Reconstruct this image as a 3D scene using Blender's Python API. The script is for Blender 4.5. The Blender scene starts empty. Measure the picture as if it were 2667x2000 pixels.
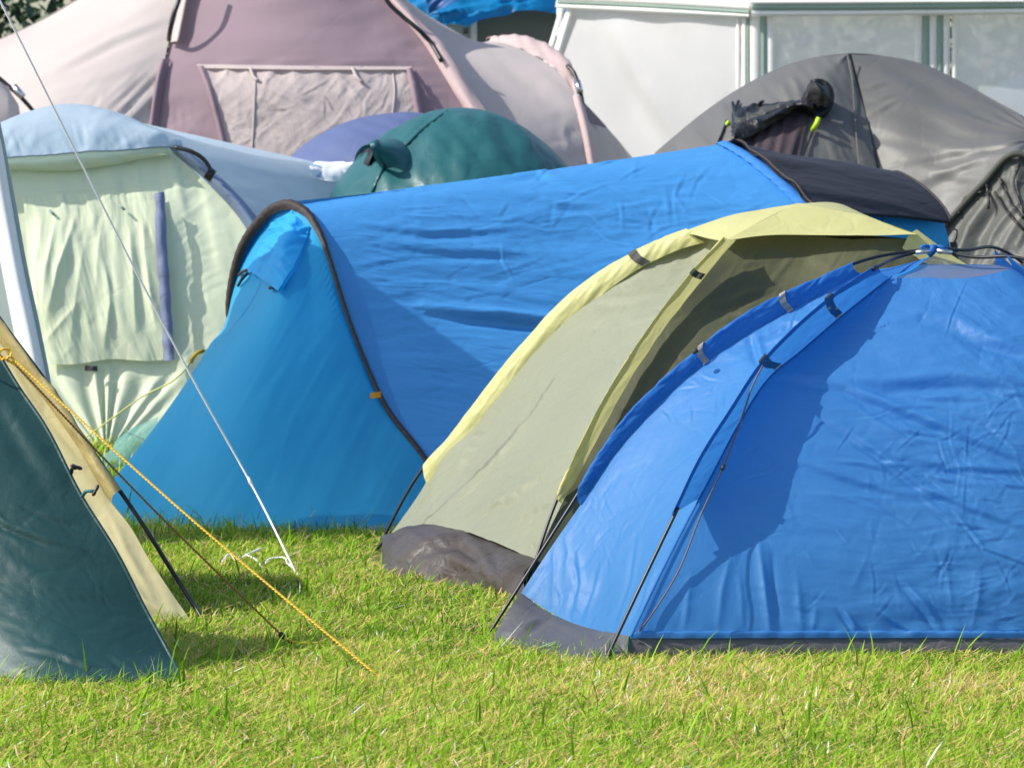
import bpy, math, random
import numpy as np
from mathutils import Vector

random.seed(7)
rng = np.random.default_rng(11)
S = bpy.context.scene
COL = S.collection

# ------------------------------------------------------------------ camera
F, CX, CY, H = 12000.0, 1333.5, 1000.0, 1.485
PITCH = math.atan((1000 - 289) / F)
cam_d = bpy.data.cameras.new('camera')
cam = bpy.data.objects.new('camera', cam_d)
COL.objects.link(cam)
cam.location = (0, 0, H)
cam.rotation_euler = (math.pi / 2 - PITCH, 0, 0)
cam_d.sensor_width = 36
cam_d.sensor_fit = 'HORIZONTAL'
cam_d.lens = 36 * F / 2667
cam_d.clip_end = 500
cam_d.dof.use_dof = True
cam_d.dof.focus_distance = 13.0
cam_d.dof.aperture_fstop = 13.0
S.camera = cam

# ------------------------------------------------------------------ light
SUN_EL, SUN_OFF = math.radians(42), math.radians(13)      # from the left, 13 degrees to the camera's side
SDIR = Vector((-math.cos(SUN_EL) * math.cos(SUN_OFF), -math.cos(SUN_EL) * math.sin(SUN_OFF), math.sin(SUN_EL)))
W = bpy.data.worlds.new('World')
S.world = W
W.use_nodes = True
wn = W.node_tree.nodes
sky = wn.new('ShaderNodeTexSky')
sky.sky_type = 'NISHITA'
sky.sun_disc = False
sky.sun_elevation = SUN_EL
sky.sun_rotation = math.atan2(SDIR.x, SDIR.y)
sky.air_density = 1.0
sky.dust_density = 1.6
bg = wn['Background']
bg.inputs['Strength'].default_value = 0.135
W.node_tree.links.new(sky.outputs[0], bg.inputs[0])
sl = bpy.data.lights.new('sun', 'SUN')
sl.energy = 3.7
sl.angle = math.radians(0.5)
sl.color = (1.0, 0.95, 0.86)
so = bpy.data.objects.new('sun', sl)
COL.objects.link(so)
so.rotation_euler = SDIR.to_track_quat('Z', 'Y').to_euler()
so.location = (-10, 2, 12)
S.view_settings.view_transform = 'Standard'
S.view_settings.look = 'None'
S.view_settings.exposure = 0.66
S.view_settings.gamma = 1
S.cycles.max_bounces = 10
S.cycles.transparent_max_bounces = 16

# ------------------------------------------------------------------ maths helpers
cP, sP = math.cos(PITCH), math.sin(PITCH)


def ray(px, py):
    a, b = (px - CX) / F, -(py - CY) / F
    return np.array([a, cP + b * sP, -sP + b * cP])


def U(px, py, d):
    r = ray(px, py)
    return r * (d / r[1]) + np.array([0, 0, H])


def G(px, py):
    r = ray(px, py)
    return r * (-H / r[2]) + np.array([0, 0, H])


def VP(px, py, p0, p1):
    """ray hits the vertical plane through plan points p0, p1"""
    r = ray(px, py)
    n = np.array([p1[1] - p0[1], -(p1[0] - p0[0])])
    t = (n[0] * p0[0] + n[1] * p0[1]) / (n[0] * r[0] + n[1] * r[1])
    return r * t + np.array([0, 0, H])


def proj(p):
    q = np.asarray(p) - np.array([0, 0, H])
    x = q[..., 0]
    up = q[..., 1] * sP + q[..., 2] * cP
    fw = q[..., 1] * cP - q[..., 2] * sP
    return CX + F * x / fw, CY - F * up / fw


def P(*a):
    return np.array([U(*q) if len(q) == 3 and q[2] > 5 else q for q in a], float)


def cr(pts, n, uniform=True):
    """smooth curve through points, n samples by arc length"""
    p = np.asarray(pts, float)
    if len(p) == 2:
        t = np.linspace(0, 1, n)[:, None]
        return p[0] * (1 - t) + p[1] * t
    seg = np.maximum(np.linalg.norm(np.diff(p, axis=0), axis=1), 1e-6)
    k = np.concatenate([[0], np.cumsum(seg)])
    m = np.zeros_like(p)
    m[1:-1] = ((p[1:-1] - p[:-2]) / seg[:-1, None] * seg[1:, None] + (p[2:] - p[1:-1]) / seg[1:, None] * seg[:-1, None]) / (seg[:-1] + seg[1:])[:, None]
    m[0] = (p[1] - p[0]) / seg[0]
    m[-1] = (p[-1] - p[-2]) / seg[-1]
    t = np.linspace(0, k[-1], max(400, n * 3))
    i = np.clip(np.searchsorted(k, t, side='right') - 1, 0, len(seg) - 1)
    h = seg[i][:, None]
    s = ((t - k[i]) / seg[i])[:, None]
    q = (2 * s**3 - 3 * s**2 + 1) * p[i] + (s**3 - 2 * s**2 + s) * h * m[i] + (-2 * s**3 + 3 * s**2) * p[i + 1] + (s**3 - s**2) * h * m[i + 1]
    L = np.concatenate([[0], np.cumsum(np.linalg.norm(np.diff(q, axis=0), axis=1))])
    tt = np.linspace(0, L[-1], n)
    return np.stack([np.interp(tt, L, q[:, j]) for j in range(3)], 1)


def loft(curves, m, n=None):
    """(m, n, 3) surface through curves"""
    if n:
        curves = [cr(c, n) if len(c) != n else c for c in curves]
    c = np.stack(curves)
    k = len(c)
    if k == 2:
        t = np.linspace(0, 1, m)[:, None, None]
        return c[0] * (1 - t) + c[1] * t
    w = np.linalg.norm(np.diff(c, axis=0), axis=2).mean(1)
    kk = np.concatenate([[0], np.cumsum(w)])
    seg = w
    M = np.zeros_like(c)
    for a in range(1, k - 1):
        M[a] = ((c[a] - c[a - 1]) / seg[a - 1] * seg[a] + (c[a + 1] - c[a]) / seg[a] * seg[a - 1]) / (seg[a - 1] + seg[a])
    M[0] = 1.5 * (c[1] - c[0]) / seg[0] - .5 * M[1]
    M[-1] = 1.5 * (c[-1] - c[-2]) / seg[-1] - .5 * M[-2]
    t = np.linspace(0, kk[-1], m)
    i = np.clip(np.searchsorted(kk, t, side='right') - 1, 0, k - 2)
    h = seg[i][:, None, None]
    s = ((t - kk[i]) / seg[i])[:, None, None]
    return (2 * s**3 - 3 * s**2 + 1) * c[i] + (s**3 - 2 * s**2 + s) * h * M[i] + (-2 * s**3 + 3 * s**2) * c[i + 1] + (s**3 - s**2) * h * M[i + 1]


def vnoise(x, y, seed):
    T = np.random.default_rng(seed).random((256, 256)) * 2 - 1
    x = np.asarray(x, float) + 57.3
    y = np.asarray(y, float) + 31.7
    xi, yi = np.floor(x).astype(int), np.floor(y).astype(int)
    fx, fy = x - xi, y - yi
    fx = fx * fx * fx * (fx * (fx * 6 - 15) + 10)
    fy = fy * fy * fy * (fy * (fy * 6 - 15) + 10)
    g = lambda a, b: T[a % 256, b % 256]
    return (g(xi, yi) * (1 - fx) + g(xi + 1, yi) * fx) * (1 - fy) + (g(xi, yi + 1) * (1 - fx) + g(xi + 1, yi + 1) * fx) * fy


def wr(px, py, ang, lx, ly, amp, seed, octv=3, ridged=False):
    """anisotropic wrinkles: lx pixels long along ang (degrees), ly across"""
    a = math.radians(ang)
    x = (px * math.cos(a) + py * math.sin(a)) / lx
    y = (-px * math.sin(a) + py * math.cos(a)) / ly
    x = x + .35 * vnoise(px / lx * 1.3, py / lx * 1.3, seed + 90)
    y = y + .6 * vnoise(px / lx, py / lx, seed + 91)
    o = 0
    for k in range(octv):
        n = vnoise(x * 2**k, y * 2**k, seed + k)
        if ridged:
            n = 1 - 2 * np.abs(n)
        o = o + n * .5**k
    return amp * o


def fold(px, py, line, w, amp, step=False):
    """a crease along a pixel polyline: ridge, or a step lit above and shaded below"""
    best = np.full(px.shape, 1e9)
    sd = np.zeros(px.shape)
    al = np.zeros(px.shape)
    p = np.asarray(line, float)
    L = np.concatenate([[0], np.cumsum(np.linalg.norm(np.diff(p, axis=0), axis=1))])
    for i in range(len(p) - 1):
        a, b = p[i], p[i + 1]
        d = b - a
        q = np.clip(((px - a[0]) * d[0] + (py - a[1]) * d[1]) / (d @ d), 0, 1)
        ex, ey = px - a[0] - q * d[0], py - a[1] - q * d[1]
        r = np.hypot(ex, ey)
        sgn = np.sign(d[0] * ey - d[1] * ex)
        k = r < best
        best = np.where(k, r, best)
        sd = np.where(k, sgn * r, sd)
        al = np.where(k, (L[i] + q * (L[i + 1] - L[i])) / L[-1], al)
    tp = np.sin(np.pi * np.clip(al * .86 + .07, 0, 1))
    if step:
        return amp * tp * (-sd / w) * np.exp(-(sd / w)**2) * 2.3
    return amp * tp * np.exp(-(best / w)**1.15)


def creases(px, py, n, box, ln, w, amp, seed, ang=None, spread=90):
    """n thin pressed-in crease lines scattered over a pixel box"""
    R_ = np.random.default_rng(seed)
    d = np.zeros(px.shape)
    for _ in range(n):
        x, y = R_.uniform(box[0], box[2]), R_.uniform(box[1], box[3])
        a = math.radians((ang or 0) + R_.uniform(-spread, spread))
        L_ = R_.uniform(.4, 1) * ln
        k = R_.uniform(-.25, .25) * L_
        p = [(x, y), (x + .5 * L_ * math.cos(a) - k * math.sin(a) * .5, y + .5 * L_ * math.sin(a) + k * math.cos(a) * .5), (x + L_ * math.cos(a), y + L_ * math.sin(a))]
        m = (abs(px - x) < L_ * 1.3) & (abs(py - y) < L_ * 1.3)
        if m.any():
            d[m] += fold(px[m], py[m], p, w, amp * R_.choice([-1, 1, 1]), R_.random() < .5)
    return d


# ------------------------------------------------------------------ object helpers
WORLD = {}


def props(o, label=None, cat=None, group=None, kind=None):
    if label: o['label'] = label
    if cat: o['category'] = cat
    if group: o['group'] = group
    if kind: o['kind'] = kind
    return o


def thing(name, loc, label, cat, group=None):
    o = bpy.data.objects.new(name, None)
    o.empty_display_size = .1
    COL.objects.link(o)
    o.location = loc
    WORLD[o.name] = np.array(loc, float)
    return props(o, label, cat, group)


def raw(name, v, f, mat, parent=None, smooth=True, uv=None):
    org = WORLD[parent.name] if parent else np.zeros(3)
    me = bpy.data.meshes.new(name)
    me.from_pydata((np.asarray(v, float) - org).tolist(), [], f)
    me.materials.append(mat)
    if smooth:
        me.polygons.foreach_set('use_smooth', [True] * len(me.polygons))
    if uv is not None:
        l = me.uv_layers.new(name='UVMap')
        idx = np.empty(len(me.loops), int)
        me.loops.foreach_get('vertex_index', idx)
        l.data.foreach_set('uv', uv[idx].ravel())
    me.update()
    o = bpy.data.objects.new(name, me)
    COL.objects.link(o)
    if parent:
        o.parent = parent
    WORLD[o.name] = org
    return o


def normals(g):
    du, dv = np.gradient(g, axis=0), np.gradient(g, axis=1)
    n = np.cross(du, dv)
    n /= np.linalg.norm(n, axis=2, keepdims=True) + 1e-12
    toc = np.array([0, 0, H]) - g
    if (n * toc).sum(2).mean() < 0:
        n = -n
    return n


def displace(g, fn):
    if fn is None:
        return g
    m, n = g.shape[:2]
    u, v = np.meshgrid(np.linspace(0, 1, m), np.linspace(0, 1, n), indexing='ij')
    px, py = proj(g)
    return g + normals(g) * fn(u, v, px, py)[..., None]


def gfaces(m, n, off=0):
    i = (np.arange(m - 1)[:, None] * n + np.arange(n - 1)[None, :]).ravel() + off
    return np.stack([i, i + 1, i + n + 1, i + n], 1).tolist()


def sheet(name, g, mat, parent, fn=None):
    g = displace(g, fn)
    m, n = g.shape[:2]
    a = np.concatenate([np.zeros((1, n)), np.cumsum(np.linalg.norm(np.diff(g, axis=0), axis=2), 0)])
    b = np.concatenate([np.zeros((m, 1)), np.cumsum(np.linalg.norm(np.diff(g, axis=1), axis=2), 1)], 1)
    uv = np.stack([a.ravel(), b.ravel()], 1)
    o = raw(name, g.reshape(-1, 3), gfaces(m, n), mat, parent, uv=uv)
    return o, g


def tube_geo(c, r, k=8, off=0):
    c = np.asarray(c, float)
    n = len(c)
    r = np.full(n, r) if np.isscalar(r) else np.asarray(r)
    t = np.gradient(c, axis=0)
    t /= np.linalg.norm(t, axis=1, keepdims=True) + 1e-12
    ref = np.array([0, 0, 1.]) if abs(t[:, 2]).mean() < .8 else np.array([0, 1., 0])
    a = np.cross(t, ref)
    a /= np.linalg.norm(a, axis=1, keepdims=True) + 1e-12
    b = np.cross(a, t)
    ph = np.arange(k) / k * 2 * np.pi
    v = c[:, None] + r[:, None, None] * (a[:, None] * np.cos(ph)[None, :, None] + b[:, None] * np.sin(ph)[None, :, None])
    f = []
    for i in range(n - 1):
        for j in range(k):
            f.append([off + i * k + j, off + i * k + (j + 1) % k, off + (i + 1) * k + (j + 1) % k, off + (i + 1) * k + j])
    f.append([off + j for j in range(k)][::-1])
    f.append([off + (n - 1) * k + j for j in range(k)])
    return v.reshape(-1, 3), f


def tube(name, c, r, mat, parent=None, k=8):
    v, f = tube_geo(c, r, k)
    return raw(name, v, f, mat, parent)


def rope(name, c, r, mat, parent=None, pitch=.03, strands=2):
    """laid rope: strands wound round each other"""
    L = np.linalg.norm(np.diff(c, axis=0), axis=1).sum()
    c = cr(c, int(L / pitch * 8) + 8)
    t = np.gradient(c, axis=0)
    t /= np.linalg.norm(t, axis=1, keepdims=True)
    a = np.cross(t, [0, 0, 1.])
    a /= np.linalg.norm(a, axis=1, keepdims=True)
    b = np.cross(a, t)
    s = np.concatenate([[0], np.cumsum(np.linalg.norm(np.diff(c, axis=0), axis=1))])
    V, Fc = [], []
    off = 0
    for k in range(strands):
        ph = (s / pitch * 2 * np.pi + k * 2 * np.pi / strands)[:, None]
        v, f = tube_geo(c + .55 * r * (a * np.cos(ph) + b * np.sin(ph)), r * .62, 6, off)
        V.append(v)
        Fc += f
        off += len(v)
    return raw(name, np.concatenate(V), Fc, mat, parent)


def bare_pole(c, r, z0, z1, parent):
    """a pole drawn where it is out of its sleeve: from the foot to height z0, and above z1"""
    k0 = int(np.argmax(c[:, 2] > z0 + .03))
    tube('pole', c[:k0], r, M['pole'], parent)
    if z1 < 5:
        hi = np.where(c[:, 2] > z1 - .012)[0]
        tube('pole', c[hi[0]:hi[-1] + 1], r, M['pole'], parent)


class Surf:
    """look a pixel up on a finished sheet"""
    def __init__(s, *gs):
        s.p = np.concatenate([g.reshape(-1, 3) for g in gs])
        s.x, s.y = proj(s.p)

    def d(s, px, py):
        r = (s.x - px)**2 + (s.y - py)**2
        i = np.argpartition(r, 4)[:4]
        w = 1 / (r[i] + 1)
        return (s.p[i, 1] * w).sum() / w.sum()

    def at(s, px, py, off=.01):
        return U(px, py, s.d(px, py) - off)

    def line(s, pts, n, off=.01, dens=None):
        q = np.asarray(pts, float)
        q = np.concatenate([q, np.zeros((len(q), 1))], 1)
        c = cr(q, n)[:, :2]
        return np.array([s.at(x, y, off) for x, y in c])


# ------------------------------------------------------------------ materials
def lin(r, g, b):
    f = lambda c: c / 12.92 if c <= .04045 else ((c + .055) / 1.055)**2.4
    return (f(r / 255), f(g / 255), f(b / 255), 1)


def new_mat(name):
    m = bpy.data.materials.new(name)
    m.use_nodes = True
    nt = m.node_tree
    return m, nt, nt.nodes, nt.links, nt.nodes['Principled BSDF'], nt.nodes['Material Output']


def fabric(name, rgb, rough=.5, trans=.25, crease=.4, cscale=6, spec=.4, stretch=(1, 1, 1), fade=.1, see=0., tcol=None, coat=0., weave=0., dirt=None):
    m, nt, N, L, B, O = new_mat(name)
    c = lin(*rgb)
    tc = N.new('ShaderNodeTexCoord')
    mp = N.new('ShaderNodeMapping')
    mp.inputs['Scale'].default_value = stretch
    L.new(tc.outputs['Object'], mp.inputs[0])
    n1 = N.new('ShaderNodeTexNoise')
    n1.inputs['Scale'].default_value = 3.1
    n1.inputs['Detail'].default_value = 5
    L.new(mp.outputs[0], n1.inputs[0])
    mix = N.new('ShaderNodeMix')
    mix.data_type = 'RGBA'
    mix.inputs[6].default_value = tuple(x * (1 - fade) for x in c[:3]) + (1,)
    mix.inputs[7].default_value = tuple(min(.95, x * (1 + fade)) for x in c[:3]) + (1,)
    L.new(n1.outputs[0], mix.inputs[0])
    colour = mix.outputs[2]
    if dirt:
        n4 = N.new('ShaderNodeTexNoise')
        n4.inputs['Scale'].default_value = 7
        n4.inputs['Detail'].default_value = 8
        L.new(tc.outputs['Object'], n4.inputs[0])
        rp = N.new('ShaderNodeValToRGB')
        rp.color_ramp.elements[0].position = .45
        rp.color_ramp.elements[1].position = .68
        L.new(n4.outputs[0], rp.inputs[0])
        mx = N.new('ShaderNodeMix')
        mx.data_type = 'RGBA'
        L.new(rp.outputs[0], mx.inputs[0])
        L.new(colour, mx.inputs[6])
        mx.inputs[7].default_value = lin(*dirt)
        colour = mx.outputs[2]
    L.new(colour, B.inputs['Base Color'])
    B.inputs['Roughness'].default_value = rough
    B.inputs['Specular IOR Level'].default_value = spec
    if coat:
        B.inputs['Coat Weight'].default_value = coat
        B.inputs['Coat Roughness'].default_value = .3
    # creases: warped ridged noise and crumple lines
    n2 = N.new('ShaderNodeTexNoise')
    n2.inputs['Scale'].default_value = cscale
    n2.inputs['Detail'].default_value = 6
    n2.inputs['Roughness'].default_value = .55
    n2.inputs['Distortion'].default_value = .6
    L.new(mp.outputs[0], n2.inputs[0])
    vo = N.new('ShaderNodeTexVoronoi')
    vo.feature = 'DISTANCE_TO_EDGE'
    vo.inputs['Scale'].default_value = cscale * .8
    ad = N.new('ShaderNodeVectorMath')
    ad.operation = 'MULTIPLY_ADD'
    L.new(n1.outputs[1], ad.inputs[0])
    ad.inputs[1].default_value = (.35, .35, .35)
    L.new(mp.outputs[0], ad.inputs[2])
    L.new(ad.outputs[0], vo.inputs['Vector'])
    mr = N.new('ShaderNodeMapRange')
    mr.inputs[1].default_value = 0
    mr.inputs[2].default_value = .09
    L.new(vo.outputs['Distance'], mr.inputs[0])
    # creases fade in and out over the cloth
    ms = N.new('ShaderNodeMath')
    ms.operation = 'MULTIPLY_ADD'
    L.new(mr.outputs[0], ms.inputs[0])
    ms.inputs[1].default_value = .16
    L.new(n2.outputs[0], ms.inputs[2])
    bp = N.new('ShaderNodeBump')
    bp.inputs['Strength'].default_value = crease
    bp.inputs['Distance'].default_value = .02
    L.new(ms.outputs[0], bp.inputs['Height'])
    nrm = bp.outputs[0]
    if weave:
        wv = N.new('ShaderNodeTexNoise')
        wv.inputs['Scale'].default_value = 420
        L.new(tc.outputs['Object'], wv.inputs[0])
        b2 = N.new('ShaderNodeBump')
        b2.inputs['Strength'].default_value = weave
        b2.inputs['Distance'].default_value = .002
        L.new(wv.outputs[0], b2.inputs['Height'])
        L.new(nrm, b2.inputs['Normal'])
        nrm = b2.outputs[0]
    L.new(nrm, B.inputs['Normal'])
    out = B.outputs[0]
    if trans:
        T = N.new('ShaderNodeBsdfTranslucent')
        if tcol:
            T.inputs[0].default_value = lin(*tcol)
        else:
            L.new(colour, T.inputs[0])
        L.new(nrm, T.inputs['Normal'])
        mx = N.new('ShaderNodeMixShader')
        mx.inputs[0].default_value = trans
        L.new(out, mx.inputs[1])
        L.new(T.outputs[0], mx.inputs[2])
        out = mx.outputs[0]
    if see:
        R = N.new('ShaderNodeBsdfTransparent')
        mx = N.new('ShaderNodeMixShader')
        mx.inputs[0].default_value = see
        L.new(out, mx.inputs[1])
        L.new(R.outputs[0], mx.inputs[2])
        out = mx.outputs[0]
    L.new(out, O.inputs[0])
    return m


def plain(name, rgb, rough=.5, metal=0., bump=0., bscale=80):
    m, nt, N, L, B, O = new_mat(name)
    n = N.new('ShaderNodeTexNoise')
    n.inputs['Scale'].default_value = bscale
    n.inputs['Detail'].default_value = 4
    tc = N.new('ShaderNodeTexCoord')
    L.new(tc.outputs['Object'], n.inputs[0])
    mix = N.new('ShaderNodeMix')
    mix.data_type = 'RGBA'
    c = lin(*rgb)
    mix.inputs[6].default_value = tuple(x * .82 for x in c[:3]) + (1,)
    mix.inputs[7].default_value = tuple(min(.95, x * 1.15) for x in c[:3]) + (1,)
    L.new(n.outputs[0], mix.inputs[0])
    L.new(mix.outputs[2], B.inputs['Base Color'])
    B.inputs['Roughness'].default_value = rough
    B.inputs['Metallic'].default_value = metal
    if bump:
        bp = N.new('ShaderNodeBump')
        bp.inputs['Strength'].default_value = bump
        bp.inputs['Distance'].default_value = .003
        L.new(n.outputs[0], bp.inputs['Height'])
        L.new(bp.outputs[0], B.inputs['Normal'])
    return m


M = dict(
    dome=fabric('dome_blue_nylon', (70, 138, 200), .48, .46, .2, 7, .48, tcol=(66, 164, 242), weave=.25),
    dome_fin=fabric('dome_sleeve_nylon', (52, 120, 194), .6, .42, .25, 9, .2),
    dome_skirt=fabric('grey_groundsheet', (78, 78, 82), .5, 0, .25, 9, .4, weave=.5),
    net=fabric('grey_netting', (118, 122, 136), .7, .3, .1, 9, .2, see=.35),
    tunnel=fabric('tunnel_blue_nylon', (70, 147, 212), .44, .14, .34, 5, .5, stretch=(.55, .8, 2.2)),
    tunnel_vest=fabric('tunnel_cyan_nylon', (64, 190, 255), .5, .5, .14, 3, .35),
    tunnel_trim=fabric('brown_black_trim', (52, 46, 46), .6, 0, .3, 20, .3),
    canopy=fabric('charcoal_canopy', (48, 47, 54), .62, .05, .3, 5, .3, stretch=(.5, .5, 3)),
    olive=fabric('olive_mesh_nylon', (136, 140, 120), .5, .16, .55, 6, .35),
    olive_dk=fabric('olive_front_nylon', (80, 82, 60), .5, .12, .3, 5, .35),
    yellow=fabric('pale_yellow_nylon', (204, 202, 140), .5, .3, .22, 8, .35),
    yel_skirt=fabric('muddy_groundsheet', (70, 64, 62), .5, 0, .5, 9, .4, dirt=(56, 47, 37)),
    green=fabric('dark_green_nylon', (30, 66, 67), .45, .08, .3, 6, .4, weave=.3),
    tan=fabric('tan_nylon', (222, 212, 164), .55, .3, .2, 6, .3),
    tan_dk=fabric('tan_sleeve_nylon', (160, 146, 98), .55, .06, .3, 8, .3),
    silver=fabric('silver_white_nylon', (228, 232, 238), .4, .25, .15, 4, .4),
    silver_gr=fabric('silver_grey_nylon', (150, 164, 164), .45, .2, .2, 6, .4, weave=.5),
    pale=fabric('pale_green_cotton', (212, 220, 192), .7, .18, .22, 5, .2),
    sky_blue=fabric('light_blue_nylon', (192, 210, 227), .55, .5, .18, 5, .3),
    grey_blue=fabric('grey_blue_nylon', (116, 132, 160), .55, .15, .25, 7, .3),
    slate=fabric('slate_window_strip', (112, 122, 152), .6, .1, .3, 9, .25),
    teal=fabric('teal_nylon', (36, 92, 96), .42, .14, .3, 5, .45),
    violet=fabric('violet_nylon', (92, 106, 148), .5, .2, .25, 5, .35),
    pink=fabric('pale_pink_cotton', (196, 186, 184), .7, .25, .14, 4, .2),
    mauve=fabric('mauve_cotton', (146, 127, 136), .7, .2, .16, 4, .2),
    rose=fabric('rose_sleeve_cotton', (208, 186, 184), .7, .25, .2, 6, .2),
    curtain=fabric('crumpled_window_cover', (192, 180, 178), .75, .25, .3, 3, .12),
    grey=fabric('grey_nylon', (97, 97, 95), .5, .08, .22, 5, .4),
    grey_lt=fabric('light_grey_film', (84, 86, 82), .5, .1, .4, 5, .35),
    black=fabric('black_nylon', (15, 15, 17), .42, 0, .5, 9, .45),
    plum=fabric('plum_netting', (72, 62, 68), .7, .1, .4, 9, .2),
    gaz=fabric('gazebo_wall_film', (224, 224, 226), .7, .5, .08, 1.5, .08, see=.05),
    gaz_net=fabric('gazebo_netting', (232, 236, 237), .8, .5, .06, 2, .05, see=.11),
    gaz_w=fabric('gazebo_white_trim', (235, 235, 232), .6, .2, .1, 6, .3),
    gaz_g=fabric('gazebo_sage_trim', (146, 168, 158), .6, .2, .1, 6, .3),
    azure=fabric('azure_nylon', (8, 128, 190), .45, .25, .25, 4, .4),
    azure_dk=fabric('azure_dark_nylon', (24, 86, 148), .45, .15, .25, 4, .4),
    door_grey=fabric('grey_door_nylon', (116, 120, 114), .6, .1, .15, 4, .3),
    film=fabric('teal_clear_film', (120, 180, 172), .3, .4, .5, 6, .5, see=.25),
    pole=plain('black_fibreglass', (26, 26, 30), .38),
    alloy=plain('aluminium', (205, 205, 205), .25, 1.),
    strap=plain('grey_webbing', (146, 142, 140), .7, 0, .5, 300),
    strap_dk=plain('dark_webbing', (58, 60, 54), .7, 0, .5, 300),
    orange=plain('orange_webbing', (235, 160, 30), .6),
    white=plain('white_cloth', (246, 246, 246), .6),
    cord_w=plain('white_cord', (244, 244, 248), .6),
    cord_y=plain('yellow_rope', (240, 190, 60), .55),
    cord_b=plain('brown_yellow_rope', (150, 112, 52), .6, 0, 0, 60),
    cord_l=plain('pale_yellow_rope', (206, 208, 130), .6),
    cord_g=plain('grey_brown_cord', (92, 82, 84), .6),
    lime=plain('lime_toggle', (190, 225, 40), .5),
    toggle=plain('dark_toggle', (44, 34, 40), .45),
    teal_loop=plain('teal_elastic', (40, 100, 104), .6),
)

# ------------------------------------------------------------------ ground
gm, nt, N, L, B, O = new_mat('turf_soil')
tc = N.new('ShaderNodeTexCoord')
nz = N.new('ShaderNodeTexNoise')
nz.inputs['Scale'].default_value = 9
nz.inputs['Detail'].default_value = 8
L.new(tc.outputs['Object'], nz.inputs[0])
rp = N.new('ShaderNodeValToRGB')
rp.color_ramp.elements[0].position, rp.color_ramp.elements[0].color = .3, (.06, .085, .012, 1)
rp.color_ramp.elements[1].position, rp.color_ramp.elements[1].color = .75, (.17, .13, .05, 1)
L.new(nz.outputs[0], rp.inputs[0])
L.new(rp.outputs[0], B.inputs['Base Color'])
B.inputs['Roughness'].default_value = .9
bp = N.new('ShaderNodeBump')
bp.inputs['Strength'].default_value = .8
bp.inputs['Distance'].default_value = .03
L.new(nz.outputs[0], bp.inputs['Height'])
L.new(bp.outputs[0], B.inputs['Normal'])
g = 260.0
ground = raw('ground', [(-g, -g, 0), (g, -g, 0), (g, g, 0), (-g, g, 0)], [[0, 1, 2, 3]], gm, smooth=False)
props(ground, kind='structure')

# ------------------------------------------------------------------ grass
gr, nt, N, L, B, O = new_mat('grass_blade')
at = N.new('ShaderNodeAttribute')
at.attribute_name = 'tint'
rp = N.new('ShaderNodeValToRGB')
cr_ = rp.color_ramp
for e, (p_, c_) in zip([cr_.elements[0], cr_.elements[1]] + [cr_.elements.new(.5) for _ in range(5)],
                       [(0, (.045, .15, .012, 1)), (1, (.40, .19, .09, 1)), (.25, (.19, .38, .010, 1)), (.5, (.30, .51, .034, 1)), (.72, (.47, .58, .085, 1)), (.8, (.68, .52, .17, 1)), (.93, (.70, .46, .21, 1))]):
    e.position, e.color = p_, c_
L.new(at.outputs['Fac'], rp.inputs[0])
L.new(rp.outputs[0], B.inputs['Base Color'])
B.inputs['Roughness'].default_value = .6
B.inputs['Specular IOR Level'].default_value = .08
T = N.new('ShaderNodeBsdfTranslucent')
L.new(rp.outputs[0], T.inputs[0])
mx = N.new('ShaderNodeMixShader')
mx.inputs[0].default_value = .3
L.new(B.outputs[0], mx.inputs[1])
L.new(T.outputs[0], mx.inputs[2])
L.new(mx.outputs[0], O.inputs[0])


def inpoly(x, y, poly):
    r = np.zeros(x.shape, bool)
    n = len(poly)
    for i in range(n):
        x0, y0 = poly[i][:2]
        x1, y1 = poly[(i + 1) % n][:2]
        c = ((y0 > y) != (y1 > y)) & (x < (x1 - x0) * (y - y0) / (y1 - y0 + 1e-12) + x0)
        r ^= c
    return r


FOOT = []          # tent footprints: no grass grows inside


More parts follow.
